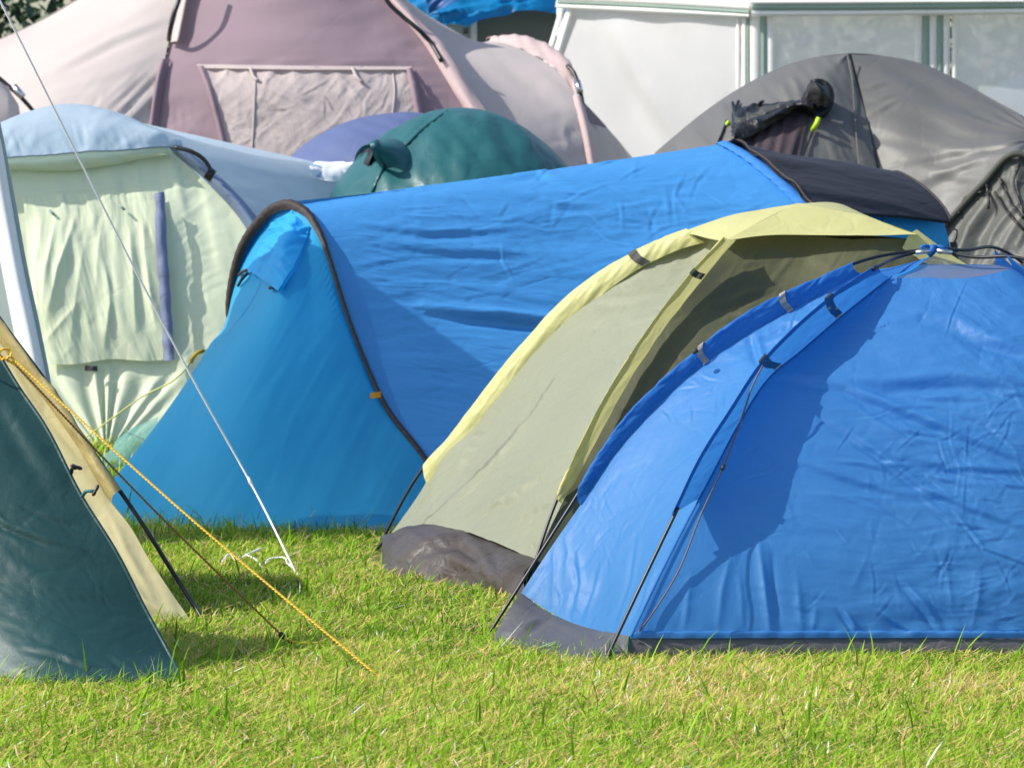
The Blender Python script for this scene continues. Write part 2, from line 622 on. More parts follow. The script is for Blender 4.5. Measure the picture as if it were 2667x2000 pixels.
def grass_mesh(name, n, d0, d1, margin, lmin, lmax, wmin, wmax, nflat, label, seed):
    R = np.random.default_rng(seed)
    def scatter(n):
        d = np.sqrt(R.random(n) * (d1**2 - d0**2) + d0**2)
        hw = d * (1333.5 / F) + margin
        x = (R.random(n) * 2 - 1) * hw
        keep = np.ones(n, bool)
        for poly in FOOT:
            keep &= ~inpoly(x, d, poly)
        return x[keep], d[keep]
    x, y = scatter(n)
    xf, yf = scatter(nflat)
    nf = len(xf)
    x, y = np.concatenate([x, xf]), np.concatenate([y, yf])
    n = len(x)
    flat = np.zeros(n, bool)
    flat[n - nf:] = True
    patch = vnoise(x * 1.6, y * 1.1, seed + 5) + .5 * vnoise(x * 4, y * 3, seed + 6)
    tuft = vnoise(x * 9, y * 7, seed + 7)
    tall = np.clip(.5 + .5 * tuft + .25 * patch, 0, 1)
    ln = lmin + (lmax - lmin) * (R.random(n)**2.0 * .65 + .35 * tall * R.random(n))
    long_ = (R.random(n) < .009) & ~flat
    ln[long_] = R.uniform(.065, .14, long_.sum())
    # longer blades where the mower could not reach, along the tent hems
    edge = ((np.abs(y - 16.25) < .3) & (x < -.55) & (x > -1.4)) | ((np.abs(y - 11.82) < .1) & (x < -.84))
    ln = np.where(edge & (R.random(n) < .5), ln * R.uniform(1.2, 2.1, n), ln)
    ln[flat] = .03 + .05 * R.random(nf)
    w = wmin + (wmax - wmin) * R.random(n)
    az = R.random(n) * 2 * np.pi
    az = np.where(R.random(n) < .35, R.normal(.3, .8, n), az)
    w[long_] = R.uniform(.004, .0068, long_.sum())
    lean = np.abs(R.normal(.5, .42, n))
    lean[flat] = R.uniform(1.1, 1.5, nf)
    bend = np.abs(R.normal(.7, .5, n))
    bend[flat] = R.uniform(-.1, .35, nf)
    k = 4
    t = np.linspace(0, 1, k)
    ds = ln / (k - 1)
    px, pz = np.zeros((n, k)), np.zeros((n, k))
    for i in range(1, k):
        a = lean + bend * t[i]
        px[:, i] = px[:, i - 1] + ds * np.sin(a)
        pz[:, i] = pz[:, i - 1] + ds * np.cos(a)
    pz = np.maximum(pz, .002)
    pz[flat] += (R.random(nf) * .018)[:, None]
    dirx, diry = np.cos(az), np.sin(az)
    tw = az + np.pi / 2 + R.normal(0, .5, n)
    sx, sy = np.cos(tw), np.sin(tw)
    prof = np.array([.8, 1., .75, .0])
    V = np.empty((n, 7, 3), np.float32)
    for i in range(3):
        bx, by = x + px[:, i] * dirx, y + px[:, i] * diry
        hw = w * prof[i] * .5
        V[:, 2 * i] = np.stack([bx - sx * hw, by - sy * hw, pz[:, i]], 1)
        V[:, 2 * i + 1] = np.stack([bx + sx * hw, by + sy * hw, pz[:, i]], 1)
    V[:, 6] = np.stack([x + px[:, 3] * dirx, y + px[:, 3] * diry, pz[:, 3]], 1)
    base = (np.arange(n) * 7)[:, None]
    tri = np.array([[0, 1, 3], [0, 3, 2], [2, 3, 5], [2, 5, 4], [4, 5, 6]])
    Fi = (base[:, None, :] + tri[None]).reshape(-1).astype(np.int32)
    me = bpy.data.meshes.new(name)
    nt_ = len(Fi) // 3
    me.vertices.add(n * 7)
    me.loops.add(len(Fi))
    me.polygons.add(nt_)
    me.vertices.foreach_set('co', V.ravel())
    me.loops.foreach_set('vertex_index', Fi)
    me.polygons.foreach_set('loop_start', np.arange(0, len(Fi), 3, dtype=np.int32))
    me.update(calc_edges=True)
    # colour: green to straw; a drier patch in front of the right-hand tent
    edge_dark = np.where(edge, -.22, 0)
    dry = edge_dark + .30 * patch + .5 * np.exp(-(((x - .6) / .95)**2 + ((y - 11.65) / .55)**2)) + .12 * np.exp(-((y - 12.1) / .5)**2) + .6 * np.exp(-(((x - 1.2) / .16)**2 + ((y - 11.75) / .22)**2))
    tint = np.clip(.37 + .20 * R.normal(0, 1, n) + .22 * vnoise(x * 6, y * 5, seed + 9) + .30 * dry, .0, .74)
    isdry = R.random(n) < np.clip(.05 + .62 * np.clip(dry, 0, 1), 0, .55)
    tint = np.where(isdry, R.uniform(.78, .97, n), tint)
    tint[long_] = R.uniform(.08, .5, long_.sum())
    tint[flat] = np.where(R.random(nf) < .6, R.uniform(.76, .95, nf), R.uniform(.4, .7, nf))
    red = R.random(n) < .006 + .05 * np.clip(dry - .3, 0, 1)
    tint[red] = 1.0
    a = me.attributes.new('tint', 'FLOAT', 'POINT')
    a.data.foreach_set('value', np.repeat(tint.astype(np.float32), 7))
    me.materials.append(gr)
    o = bpy.data.objects.new(name, me)
    COL.objects.link(o)
    return props(o, label, 'grass', kind='stuff')


def build_grass():
    grass_mesh('grass', 185000, 9.8, 12.7, .5, .018, .070, .0018, .0046, 80000, 'bright mown grass with dry straw blades in front of the tents', 21)
    grass_mesh('grass', 135000, 12.7, 17.5, .5, .022, .074, .0022, .0050, 46000, 'sunlit grass growing between and around the tents', 22)
    grass_mesh('grass', 50000, 17.5, 27, .6, .04, .10, .004, .008, 5000, 'grass strip glimpsed between the rear tents', 23)


# ------------------------------------------------------------------ blue dome tent, front right
def build_dome():
    A, Bc = G(1571, 1733), G(1262, 1668)
    C = U(2428, 652, 13.2)
    FR, BR = np.array([2.2, 12.62, 0]), np.array([2.1, 13.85, 0])
    t = thing('dome_tent', (1.2, 13.1, 0), 'blue dome tent with grey groundsheet and crossed black poles, nearest on the right', 'tent', 'dome tents on the grass')
    n = 320
    near_px = [(2288, 694), (2170, 775), (2060, 870), (1990, 945), (1900, 1080), (1830, 1190), (1755, 1345)]
    far_px = [(2227, 686), (2130, 730), (2050, 765), (1930, 830), (1830, 905), (1700, 1020), (1600, 1130), (1515, 1270)]
    npole = np.array([U(x, y, VP(x, y, C, A)[1] - .075 * min(1, (x - 1700) / 120) * min(1, (2300 - x) / 100)) for x, y in near_px])
    fpole = np.array([VP(x, y, C, Bc) for x, y in far_px])
    seam_px = [(2318, 722), (2180, 832), (2080, 918), (2000, 985), (1920, 1108), (1850, 1240), (1775, 1380), (1700, 1530), (1640, 1657)]
    Ai = G(1640, 1724)
    Ai[2] = 0
    nseam = np.array([VP(x, y, C, Ai) for x, y in seam_px])
    fseam_px = [(2240, 712), (2130, 772), (2050, 813), (1930, 882), (1800, 974), (1700, 1070), (1600, 1184), (1522, 1300), (1440, 1418), (1357, 1543)]
    Bi = G(1300, 1668)
    fseam = np.array([VP(x, y, C, Bi) for x, y in fseam_px])
    # right-hand ridge (outside the frame)
    rseam = np.array([U(2640, 700, 13.12), (1.80, 12.95, .745), (1.97, 12.86, .47), (2.08, 12.74, .26), (2.16, 12.6, .072)])
    mid1 = np.array([U(2420, 726, 13.08), (1.18, 12.93, .93), (1.12, 12.73, .74), (1.07, 12.58, .45), (1.06, 12.48, .2), U(2350, 1656, 12.45)])
    mid2 = np.array([U(2540, 722, 13.08), (1.45, 12.93, .92), (1.56, 12.76, .74), (1.62, 12.62, .45), (1.64, 12.52, .2), U(2900, 1654, 12.49)])
    gq = loft([cr(nseam, n), cr(mid1, n), cr(mid2, n), cr(rseam, n)], 380)

    def dfn(u, v, x, y):
        d = wr(x, y, 8, 260, 55, .0035, 3, 3) * np.clip(u * 4, 0, 1)
        d = d + wr(x, y, -4, 170, 30, .0014, 8, 2, True) * np.clip((x - 2050) / 300, 0.1, 1)
        d = d + wr(x, y, 40, 120, 60, .0016, 12, 3, True) * np.clip((x - 2250) / 250, 0, 1)
        for ln_, w_, a_, st in (
            ([(2030, 978), (2200, 1012), (2330, 1068), (2480, 1130), (2700, 1222)], 16, .010, True),
            ([(2150, 985), (2300, 1006), (2480, 992), (2700, 1010)], 20, .010, True),
            ([(2150, 1092), (2280, 1180), (2400, 1275), (2530, 1330), (2700, 1390)], 12, .006, True),
            ([(2320, 845), (2400, 826), (2490, 846), (2580, 890), (2700, 930)], 22, .009, True),
            ([(2520, 880), (2600, 900), (2700, 935)], 14, .006, True),
            ([(2080, 1205), (2190, 1245), (2330, 1290), (2480, 1297)], 15, .006, True),
            ([(2360, 1200), (2500, 1225), (2700, 1232)], 14, .006, True),
            ([(2300, 1020), (2430, 1040), (2560, 1042)], 12, .004, True),
            ([(2070, 1282), (2250, 1296), (2420, 1300)], 8, .004, False),
            ([(2560, 1100), (2640, 1170)], 7, .003, True),
            ([(1976, 1405), (1990, 1520), (2006, 1650)], 13, .012, False),
            ([(2012, 1440), (2018, 1540), (2036, 1650)], 9, -.007, False),
            ([(1905, 1440), (1880, 1540), (1868, 1650)], 13, .007, False),
            ([(1800, 1490), (1790, 1570), (1780, 1650)], 11, .006, False),
            ([(1925, 1500), (1932, 1580), (1936, 1650)], 9, .005, False),
            ([(2076, 1500), (2082, 1580), (2090, 1650)], 12, .007, False),
            ([(2125, 1580), (2120, 1620), (2112, 1652)], 9, .006, False),
            ([(2190, 1590), (2215, 1625), (2230, 1652)], 9, .007, True),
            ([(2350, 1520), (2410, 1590), (2450, 1650)], 11, .008, True),
            ([(2296, 1600), (2340, 1630), (2385, 1652)], 8, .006, True),
            ([(2450, 1420), (2470, 1500), (2480, 1600)], 6, .003, False),
            ([(2555, 1480), (2548, 1560), (2530, 1640)], 8, .004, False),
            ([(2220, 1530), (2240, 1490), (2262, 1440)], 5, .002, False),
            ([(2480, 1330), (2560, 1430), (2700, 1480)], 6, .0035, True),
        ):
            d = d + fold(x, y, ln_, w_, a_, st)
        d = d + .0035 * np.sin(x / 13 + 2 * vnoise(x / 60, y / 200, 5)) * np.exp(-((1655 - y) / 26).clip(0, 9)) * np.clip((1.0 - v) * 60, 0, 1)
        d = d + creases(x, y, 70, (2250, 1080, 2680, 1640), 130, 4, .0014, 41) + creases(x, y, 40, (1900, 760, 2660, 1640), 160, 4, .0013, 42) + creases(x, y, 24, (2100, 900, 2660, 1300), 260, 8, .0028, 43, 22, 16)
        return d * np.clip(np.minimum(u, 1 - u) * 30, 0, 1)
    o, gd = sheet('front_wall', gq, M['dome'], t, dfn)
    hm = gd[::3, -6:][:, ::-1].transpose(1, 0, 2)[::4]
    sheet('hem', loft([hm[0] + [0, -.006, -.004], hm[1] + [0, -.006, 0], hm[-1] + [0, -.004, 0]], 6), M['dome'], t, lambda u, v, x, y: .0016 * np.sin(x / 3.2 + 3 * vnoise(x / 40, y * 0, 9)))
    # lit left wall
    m1 = np.array([VP(x, y, C + [0, .02, 0], (Ai + Bi) / 2) for x, y in [(2285, 716), (2150, 808)]] + [U(2040, 875, 13.0), U(1950, 965, 12.92), U(1830, 1100, 12.84), U(1720, 1240, 12.78), U(1600, 1410, 12.75), U(1468, 1612, 12.77)])
    gl = loft([cr(nseam, n), cr(m1, n), cr(fseam, n)], 110)

    def lfn(u, v, x, y):
        d = wr(x, y, -55, 200, 45, .0018, 31, 3)
        d = d + wr(x, y, -20, 90, 26, .003, 35, 2, True) * np.clip((1050 - y) / 250, 0, 1)
        for ln_, w_, a_, st in (
            ([(1440, 1400), (1445, 1480), (1438, 1590)], 8, .005, False),
            ([(1500, 1450), (1510, 1520), (1490, 1600)], 10, .007, True),
            ([(1560, 1480), (1545, 1540), (1520, 1610)], 9, .007, True),
            ([(1470, 1370), (1480, 1440), (1470, 1520)], 7, .004, False),
            ([(1660, 1400), (1640, 1520), (1600, 1640)], 8, .004, True),
            ([(1700, 1480), (1670, 1580), (1640, 1650)], 12, .008, True),
            ([(1960, 870), (1975, 930), (1990, 960)], 14, .008, True),
            ([(1880, 1030), (1875, 1060), (1868, 1090)], 7, .004, True),
            ([(2080, 850), (2020, 880), (1970, 900)], 10, .006, True),
        ):
            d = d + fold(x, y, ln_, w_, a_, st)
        d = d + creases(x, y, 46, (1380, 1200, 1700, 1620), 90, 4, .0010, 45, 100, 40) + creases(x, y, 24, (1700, 850, 2100, 1150), 90, 4, .0016, 46)
        return d * np.clip(np.minimum(u, 1 - u) * 20, 0, 1)
    o, gld = sheet('side_wall', gl, M['dome'], t, lfn)
    # back walls
    bseam = np.array([U(2592, 690, 13.4), (1.72, 13.6, .745), (1.9, 13.72, .47), (2.04, 13.8, .04)])
    sheet('back_wall', loft([cr(fseam, 60), cr(np.array([U(2400, 690, 13.45), (1.05, 13.8, .7), (1.0, 13.95, .04)]), 60), cr(bseam, 60)], 50), M['dome'], t)
    sheet('end_wall', loft([cr(rseam, 60), cr(np.array([U(2620, 700, 13.3), (2.0, 13.3, .7), (2.2, 13.3, .04)]), 60), cr(bseam, 60)], 40), M['dome'], t)
    # sleeves
    sl = []
    for pole, seam, rng_, k in ((npole, nseam, (.0, .70), 0), (fpole, fseam, (0, .80), 1)):
        sc = cr(seam, 400)
        sc = sc[int(rng_[0] * 399):int(rng_[1] * 399)]
        sc = cr(sc[::12], n)
        pc = cr(pole, n)
        midc = (pc + sc) / 2 + np.array([-.012, -.012, 0])
        top = pc + np.array([0, .012, -.004])
        gs = loft([top, pc + np.array([-.006, -.006, .006]), midc, sc], 26)
        o, g2 = sheet('pole_sleeve', gs, M['dome_fin'], t, lambda u, v, x, y: wr(x, y, -38, 60, 13, .0025, 51 + k, 3) * np.clip((1 - u) * 6, 0, 1) * np.clip(u * 3, 0, 1))
        sl.append((pc, sc, g2))
    for seam, off in ((rseam, (-.03, -.03, .045)), (bseam, (0, .03, .045))):
        sc = cr(seam, 80)
        sc = sc[:62]
        sheet('pole_sleeve', loft([sc + np.array(off) + np.array([0, .01, 0]), sc + np.array(off), sc + np.array(off) * .5 + [0, -.01, 0], sc], 10), M['dome_fin'], t)
    # seam line beside the near sleeve
    tube('seam', cr(nseam + np.array([.004, -.006, .002]), 160), .0022, M['dome_fin'], t, 6)
    # poles
    hub = U(2428, 652, 13.2)
    r0 = rseam[0] + np.array([-.01, -.02, .035])
    b0 = bseam[0] + np.array([0, .02, .05])
    fp = np.concatenate([[Bc], [VP(1400, 1452, C, Bc)], fpole[::-1], [U(2320, 662, 13.2)], [hub], [U(2540, 670, 13.15)], [r0], rseam[1:] + np.array([-.02, -.02, .04]), [FR + [.08, -.05, 0]]])
    npl = np.concatenate([[A], [VP(1664, 1535, C, A)], npole[::-1], [U(2360, 664, 13.19)], [hub + np.array([0, .012, .004])], [U(2510, 652, 13.28)], [b0], bseam[1:] + np.array([.02, .02, .04]), [BR + [.05, .05, 0]]])
    for c, z0, z1 in ((fp, fpole[-1][2], fpole[0][2]), (npl, npole[-1][2], npole[0][2])):
        bare_pole(cr(c, 200), .0048, z0, z1, t)
    for a, b in (((2385, 658), (2420, 654)), ((2440, 653), (2480, 658))):
        tube('pole_ferrule', np.array([U(*a, 13.17), U(*b, 13.17)]), .0066, M['alloy'], t)
    # mesh vent and blue top flap
    vt = U(2426, 668, 13.19)
    hem = cr(np.array([nseam[0], U(2400, 727, 13.09), U(2540, 722, 13.09), rseam[0]]), 50)
    sheet('vent_mesh', loft([cr(np.array([vt] * 2) + np.array([[0, 0, 0], [.004, 0, 0]]), 50), (hem + vt) / 2 + np.array([0, .015, -.012]), hem], 16), M['net'], t)
    sheet('top_flap', loft([cr(np.array([fseam[0], U(2330, 695, 13.22), vt]), 30), cr(np.array([nseam[0], U(2370, 702, 13.14), vt + [.002, -.003, 0]]), 30)], 6), M['dome_fin'], t)
    vb = U(2428, 664, 13.26)
    sheet('vent_mesh', loft([cr(np.array([rseam[0], (rseam[0] + vt) / 2 + [0, 0, -.012], vt]), 20), cr(np.array([bseam[0], (bseam[0] + vt) / 2 + [0, 0, -.01], vb]), 20)], 6), M['net'], t)
    # ribbon tied round the pole crossing
    bow = []
    for s, e in (((-1, .35), 0), ((1, .2), 0), ((-.7, -.3), 1), ((1.25, -.25), 1)):
        pts = np.array([hub, hub + np.array([.020 * s[0], -.012, .009 + .012 * s[1]]), hub + np.array([.036 * s[0], -.014, .002 + .014 * s[1]]), hub + np.array([.016 * s[0], -.010, -.006])])
        bow.append(tube_geo(cr(pts, 14), .0055, 6))
    bow.append(tube_geo(cr(np.array([hub + [-.012, -.008, -.012], hub + [0, -.012, .0], hub + [.003, -.008, .014]]), 8), .011, 8))
    V, Fc, off = [], [], 0
    for v, f in bow:
        V.append(v)
        Fc += [[q + off for q in ff] for ff in f]
        off += len(v)
    raw('hub_tie', np.concatenate(V), Fc, M['dome_fin'], t)
    # skirts
    hemL = cr(gld[::-1, -1][::8], 80)
    hemL[-1] = nseam[-1]
    gndL = cr(np.array([G(1278, 1682), G(1330, 1706), G(1440, 1730), G(1560, 1742), G(1646, 1728)]) + np.array([0, 0, .0]), 80)
    sheet('groundsheet_side', loft([hemL + [0, .004, 0], (hemL + gndL) / 2 + [-.01, -.01, 0], gndL], 26), M['dome_skirt'], t,
          lambda u, v, x, y: wr(x, y, 20, 120, 30, .003, 61, 3) + fold(x, y, [(1300, 1662), (1370, 1640), (1420, 1612)], 12, .008, True) + fold(x, y, [(1310, 1675), (1380, 1690), (1450, 1700)], 10, .006, True))
    hemF = cr(gd[:, -1][::9], 120)
    gndF = hemF.copy()
    gndF[:, 2] = -.004
    gndF[:, 1] -= .012
    sheet('groundsheet_front', loft([hemF + [0, .005, 0], (hemF + gndF) / 2 + [0, -.004, 0], gndF], 12), M['dome_skirt'], t, lambda u, v, x, y: wr(x, y, 0, 90, 30, .002, 66))
    # grey webbing loops on the sleeves
    for k, spots in ((1, ((2046, .0), (1832, .0))), (0, ((2168, 0), (1995, 0)))):
        pc, sc, g2 = sl[k]
        qx, _ = proj(pc)
        for xx, _ in spots:
            i = int(np.argmin(abs(qx - xx)))
            w = 3 if k else 5
            cs = []
            for j in (i - w, i, i + w):
                line = g2[:, j].copy()
                nn = np.array([-.45, -.8, .35])
                line = line + nn * (.014 if k == 0 else .007)
                line = np.concatenate([line[:1] + [0, .01, -.01], line, line[-1:] + [0, -.004, -.006]])
                cs.append(cr(line, 30))
            sheet('webbing_loop', loft(cs, 5), M['strap'], t)
    c0 = sl[0][0][int(np.argmin(abs(proj(sl[0][0])[0] - 1985)))]
    so_ = Surf(gd)
    tube('guy_cord', cr(np.array([c0 + [0, -.02, .0], U(1962, 1000, c0[1] - .04), U(1935, 1080, c0[1] - .06), so_.at(1882, 1218, .10), so_.at(1830, 1330, .08), so_.at(1760, 1500, .09), U(1690, 1610, 12.36), U(1657, 1652, 12.38)]), 60), .0024, M['cord_g'], t, 6)
    tube('cord_slider', np.array([so_.at(1886, 1210, .102), so_.at(1880, 1224, .10)]), .0055, M['toggle'], t)
    tube('cord_knot', np.array([U(1806, 908, 13.0), U(1812, 918, 13.0)]) + [0, -.03, 0], .009, M['strap_dk'], t)
    FOOT.append([tuple(p[:2]) for p in (Ai + [.05, .04, 0], G(1300, 1690) + [.06, .02, 0], BR + [-1.9, .0, 0], BR, FR + [0, .02, 0])])


# ------------------------------------------------------------------ olive and yellow dome tent
def build_olive():
    C = U(2075, 530, 15.2)
    A, Bc = G(1362, 1545), G(972, 1434)
    FR, BR = np.array([2.30, 14.75, 0]), np.array([1.85, 16.4, 0])
    t = thing('dome_tent', (1.0, 15.2, 0), 'olive dome tent with pale yellow fly and sleeves, between two blue tents', 'tent', 'dome tents on the grass')
    n = 160
    Cn = U(2040, 560, 15.1)
    near_px = [(1888, 622), (1800, 718), (1700, 848), (1620, 968), (1550, 1090), (1490, 1212), (1456, 1288)]
    far_px = [(1792, 601), (1757, 612), (1650, 662), (1500, 757), (1380, 878), (1280, 998), (1190, 1118), (1105, 1215)]
    npole = np.array([U(x, y, VP(x, y, Cn, A)[1] - .06 * min(1, (x - 1430) / 120)) for x, y in near_px])
    fpole = np.array([VP(x, y, C, Bc) for x, y in far_px])
    nseam_px = [(1912, 602), (1827, 730), (1730, 853), (1649, 973), (1578, 1094), (1517, 1213), (1464, 1310), (1400, 1462)]
    Ai = A + np.array([.05, .04, 0])
    nseam = np.array([VP(x, y, Cn, Ai) for x, y in nseam_px])
    nseam[0] = U(1908, 608, nseam[0][1] + .12)
    fseam_px = [(1806, 608), (1760, 648), (1680, 680), (1540, 768), (1412, 884), (1312, 1000), (1222, 1115), (1136, 1205), (1106, 1262), (1020, 1388)]
    Bi = Bc + np.array([.05, -.03, 0])
    fseam = np.array([VP(x, y, C, Bi) for x, y in fseam_px])
    rseam = np.array([U(2372, 622, 14.98), U(2465, 690, 14.97), (1.78, 14.9, .78), (1.98, 14.84, .52), (2.22, 14.76, .05)])
    # front wall
    mid = np.array([U(2190, 620, 14.98), U(2200, 720, 14.85), (1.05, 14.62, .75), (1.05, 14.45, .45), (1.05, 14.4, .05)])
    mid0 = np.array([U(2100, 615, 15.02), U(2040, 740, 14.86), (.72, 14.55, .72), (.62, 14.36, .42), (.58, 14.27, .05)])
    gq = loft([cr(nseam, n), cr(mid0, n), cr(mid, n), cr(rseam, n)], 180)
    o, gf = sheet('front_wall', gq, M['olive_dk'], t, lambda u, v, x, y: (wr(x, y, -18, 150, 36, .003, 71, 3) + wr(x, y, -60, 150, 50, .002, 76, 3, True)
          + fold(x, y, [(1880, 800), (1960, 770), (2020, 762)], 12, .006, True) + fold(x, y, [(1890, 840), (1960, 822), (2030, 800)], 10, .006, True)
          + fold(x, y, [(1700, 980), (1660, 1080), (1620, 1180)], 10, .006, True)) * np.clip(u * 12, 0, 1))
    # left wall
    m1 = np.array([U(1870, 606, 15.27), U(1830, 690, 15.15), U(1700, 800, 15.0), U(1580, 920, 14.9), U(1440, 1090, 14.82), U(1320, 1250, 14.74), U(1206, 1384, 14.70)])
    gl = loft([cr(nseam, n), cr(m1, n), cr(fseam, n)], 110)
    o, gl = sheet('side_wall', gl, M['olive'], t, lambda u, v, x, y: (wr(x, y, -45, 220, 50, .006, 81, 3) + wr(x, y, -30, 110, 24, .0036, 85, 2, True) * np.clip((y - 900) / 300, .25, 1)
          + fold(x, y, [(1120, 1300), (1200, 1220), (1290, 1060)], 14, .010, True) + fold(x, y, [(1180, 1330), (1270, 1220), (1390, 1090)], 12, .008, True)
          + fold(x, y, [(1230, 1350), (1330, 1300), (1420, 1230)], 12, .007, True) + fold(x, y, [(1350, 1080), (1420, 980), (1460, 900)], 10, .005, False)
          + fold(x, y, [(1560, 790), (1640, 790), (1720, 770)], 12, .005, True) + creases(x, y, 60, (1060, 750, 1800, 1440), 140, 5, .003, 88, -40, 40)) * np.clip(np.minimum(u, 1 - u) * 14, 0, 1))
    bseam = np.array([U(2240, 610, 15.5), (1.5, 15.9, .78), (1.7, 16.2, .5), (1.82, 16.36, .05)])
    sheet('back_wall', loft([cr(fseam, 50), cr(np.array([U(2050, 610, 15.6), (.65, 16.0, .7), (.6, 16.3, .05)]), 50), cr(bseam, 50)], 40), M['olive_dk'], t)
    sheet('end_wall', loft([cr(rseam, 50), cr(np.array([U(2290, 615, 15.3), (1.9, 15.5, .7), (2.15, 15.6, .05)]), 50), cr(bseam, 50)], 40), M['olive_dk'], t)
    # sleeves
    subs = ((npole, [(1920, 628), (1831, 733), (1734, 856), (1653, 976), (1582, 1097), (1521, 1215), (1468, 1312)], Cn, Ai, 0), (fpole, [(1838, 634), (1792, 646), (1690, 690), (1545, 790), (1420, 908), (1316, 1028), (1222, 1146), (1118, 1268)], C, Bi, 1))
    sl = []
    for pole, inn, q0, q1, k in subs:
        ic = cr(np.array([VP(x, y, q0, q1) for x, y in inn]) + np.array([-.004, -.030, .004]), n)
        pc = cr(pole, n)
        gs = loft([pc + [0, .014, -.004], pc + [-.005, -.006, .006], (pc + ic) / 2 + [-.010, -.012, .002], ic], 24)
        o, g2 = sheet('pole_sleeve', gs, M['yel_sleeve'] if k == 0 else M['yellow'], t, lambda u, v, x, y: (wr(x, y, -52, 90, 14, .003, 95 + k, 3) + .004 * np.sin(v * 40 + u * 3) * np.clip((v - .86) * 8, 0, 1)) * np.clip(u * 3, 0, 1))
        sl.append((pc, g2))
    rs = cr(rseam, 60)[:44]
    sheet('pole_sleeve', loft([rs + [.02, .0, .03], rs + [.0, -.02, .02], rs + [-.03, -.03, -.03]], 8), M['yellow'], t)
    # fly sheet
    ap = U(2075, 530, 15.18)
    fl, fn_, fr_ = U(1757, 612, 15.42), U(1885, 628, 14.9), U(2390, 610, 14.94)
    fb = U(2300, 560, 15.7)
    fb[2] = fr_[2]
    hl = cr(np.array([fl, U(1800, 612, 15.22), U(1850, 622, 15.0), fn_]), 60)
    hf = cr(np.array([fn_, U(1990, 613, 14.93), U(2190, 612, 14.92), fr_]), 100)
    rl = cr(np.array([fl, U(1905, 562, 15.3), ap]), 50)
    rn = cr(np.array([fn_, U(1960, 588, 14.98), ap]), 50)
    rr = cr(np.array([fr_, U(2240, 560, 15.06), ap]), 50)
    def tri(e0, e1, base):          # between two ridges, hem = base
        k = len(e0)
        tt = np.linspace(0, 1, 40)
        rows = []
        for j in range(k):
            s = j / (k - 1)
            b = cr(base, 40)
            lin_ = e0[j] * (1 - tt[:, None]) + e1[j] * tt[:, None]
            hemo = (b - (e0[0] * (1 - tt[:, None]) + e1[0] * tt[:, None])) * (1 - s)**1.5
            rows.append(lin_ + hemo)
        return np.stack(rows)
    sheet('fly_sheet', tri(rl, rn, hl), M['yellow'], t, lambda u, v, x, y: wr(x, y, -30, 200, 60, .004, 101, 2))
    sheet('fly_sheet', tri(rn, rr, hf), M['yellow'], t, lambda u, v, x, y: wr(x, y, -10, 220, 60, .004, 103, 2) * np.clip(v * 8, 0, 1))
    rb = cr(np.array([fb, (fb + ap) / 2 + [0, 0, .04], ap]), 50)
    sheet('fly_sheet', tri(rr, rb, cr(np.array([fr_, fb]), 40)), M['yellow'], t)
    sheet('fly_sheet', tri(rb, rl, cr(np.array([fb, fl]), 40)), M['yellow'], t)
    # skirts
    hemL = cr(np.array([U(1020, 1388, fseam[-1][1]), U(1100, 1370, 15.0), U(1200, 1382, 14.75), U(1300, 1418, 14.5), U(1400, 1462, nseam[-1][1])]), 90)
    gnd = cr(np.array([U(1006, 1440, 15.6), G(1062, 1512), G(1160, 1524), G(1240, 1538), G(1310, 1560), G(1378, 1580)]), 90)
    o, gk = sheet('groundsheet_side', loft([hemL + [0, -.004, .003], hemL * .45 + gnd * .55 + [-.03, -.05, .02], gnd], 40), M['yel_skirt'], t,
          lambda u, v, x, y: wr(x, y, 25, 120, 40, .006, 111, 3) + fold(x, y, [(1090, 1420), (1200, 1410), (1250, 1450), (1262, 1490)], 18, .016, True) + fold(x, y, [(1040, 1460), (1100, 1430), (1160, 1420)], 14, .008, True))
    # underside of the lifted edge
    gi = gnd + np.array([.25, .18, 0])
    gi[:, 2] = 0
    sheet('groundsheet_floor', loft([gnd, gi], 6), M['yel_skirt'], t)
    hemF = cr(gf[:, -1][::6], 60)
    gndF = hemF.copy()
    gndF[:, 2] = 0
    sheet('groundsheet_front', loft([hemF, gndF], 6), M['yel_skirt'], t)
    # side-wall trim between wall hem and groundsheet
    # poles
    fp = np.concatenate([[Bc - [0, 0, .02]], fpole[::-1], [U(1905, 568, 15.3), ap - [0, 0, .02], U(2230, 575, 15.06), U(2385, 625, 14.95)], rseam[2:] + [0.02, 0, .03], [FR]])
    npl = np.concatenate([[A - [0, 0, .02]], npole[::-1], [U(1970, 590, 15.0), ap - [0, 0, .015], fb - [0, 0, .03]], bseam[1:] + [0.02, 0, .03], [BR]])
    for c, z0 in ((fp, fpole[-1][2]), (npl, npole[-1][2])):
        bare_pole(cr(c, 200), .0052, z0, 9, t)
    for k, xx in ((0, 1806), (1, 1652)):
        pc, g2 = sl[k]
        i = int(np.argmin(abs(proj(pc)[0] - xx)))
        cs = [cr(g2[:, j] + np.array([-.4, -.8, .4]) * .006, 24) for j in (i - 2, i, i + 2)]
        sheet('webbing_loop', loft(cs, 5), M['strap_dk'], t)
    tube('corner_strap', np.array([U(1016, 1390, 15.4), U(985, 1425, 15.5), U(975, 1440, 15.6)]), .006, M['strap_dk'], t, 6)
    FOOT.append([tuple(p[:2]) for p in (A + [.0, .0, 0], (gnd[60][0] - .03, gnd[60][1] - .05, 0), (gnd[25][0] - .03, gnd[25][1] - .05, 0), Bc, (.3, 16.4, 0), BR, FR)])


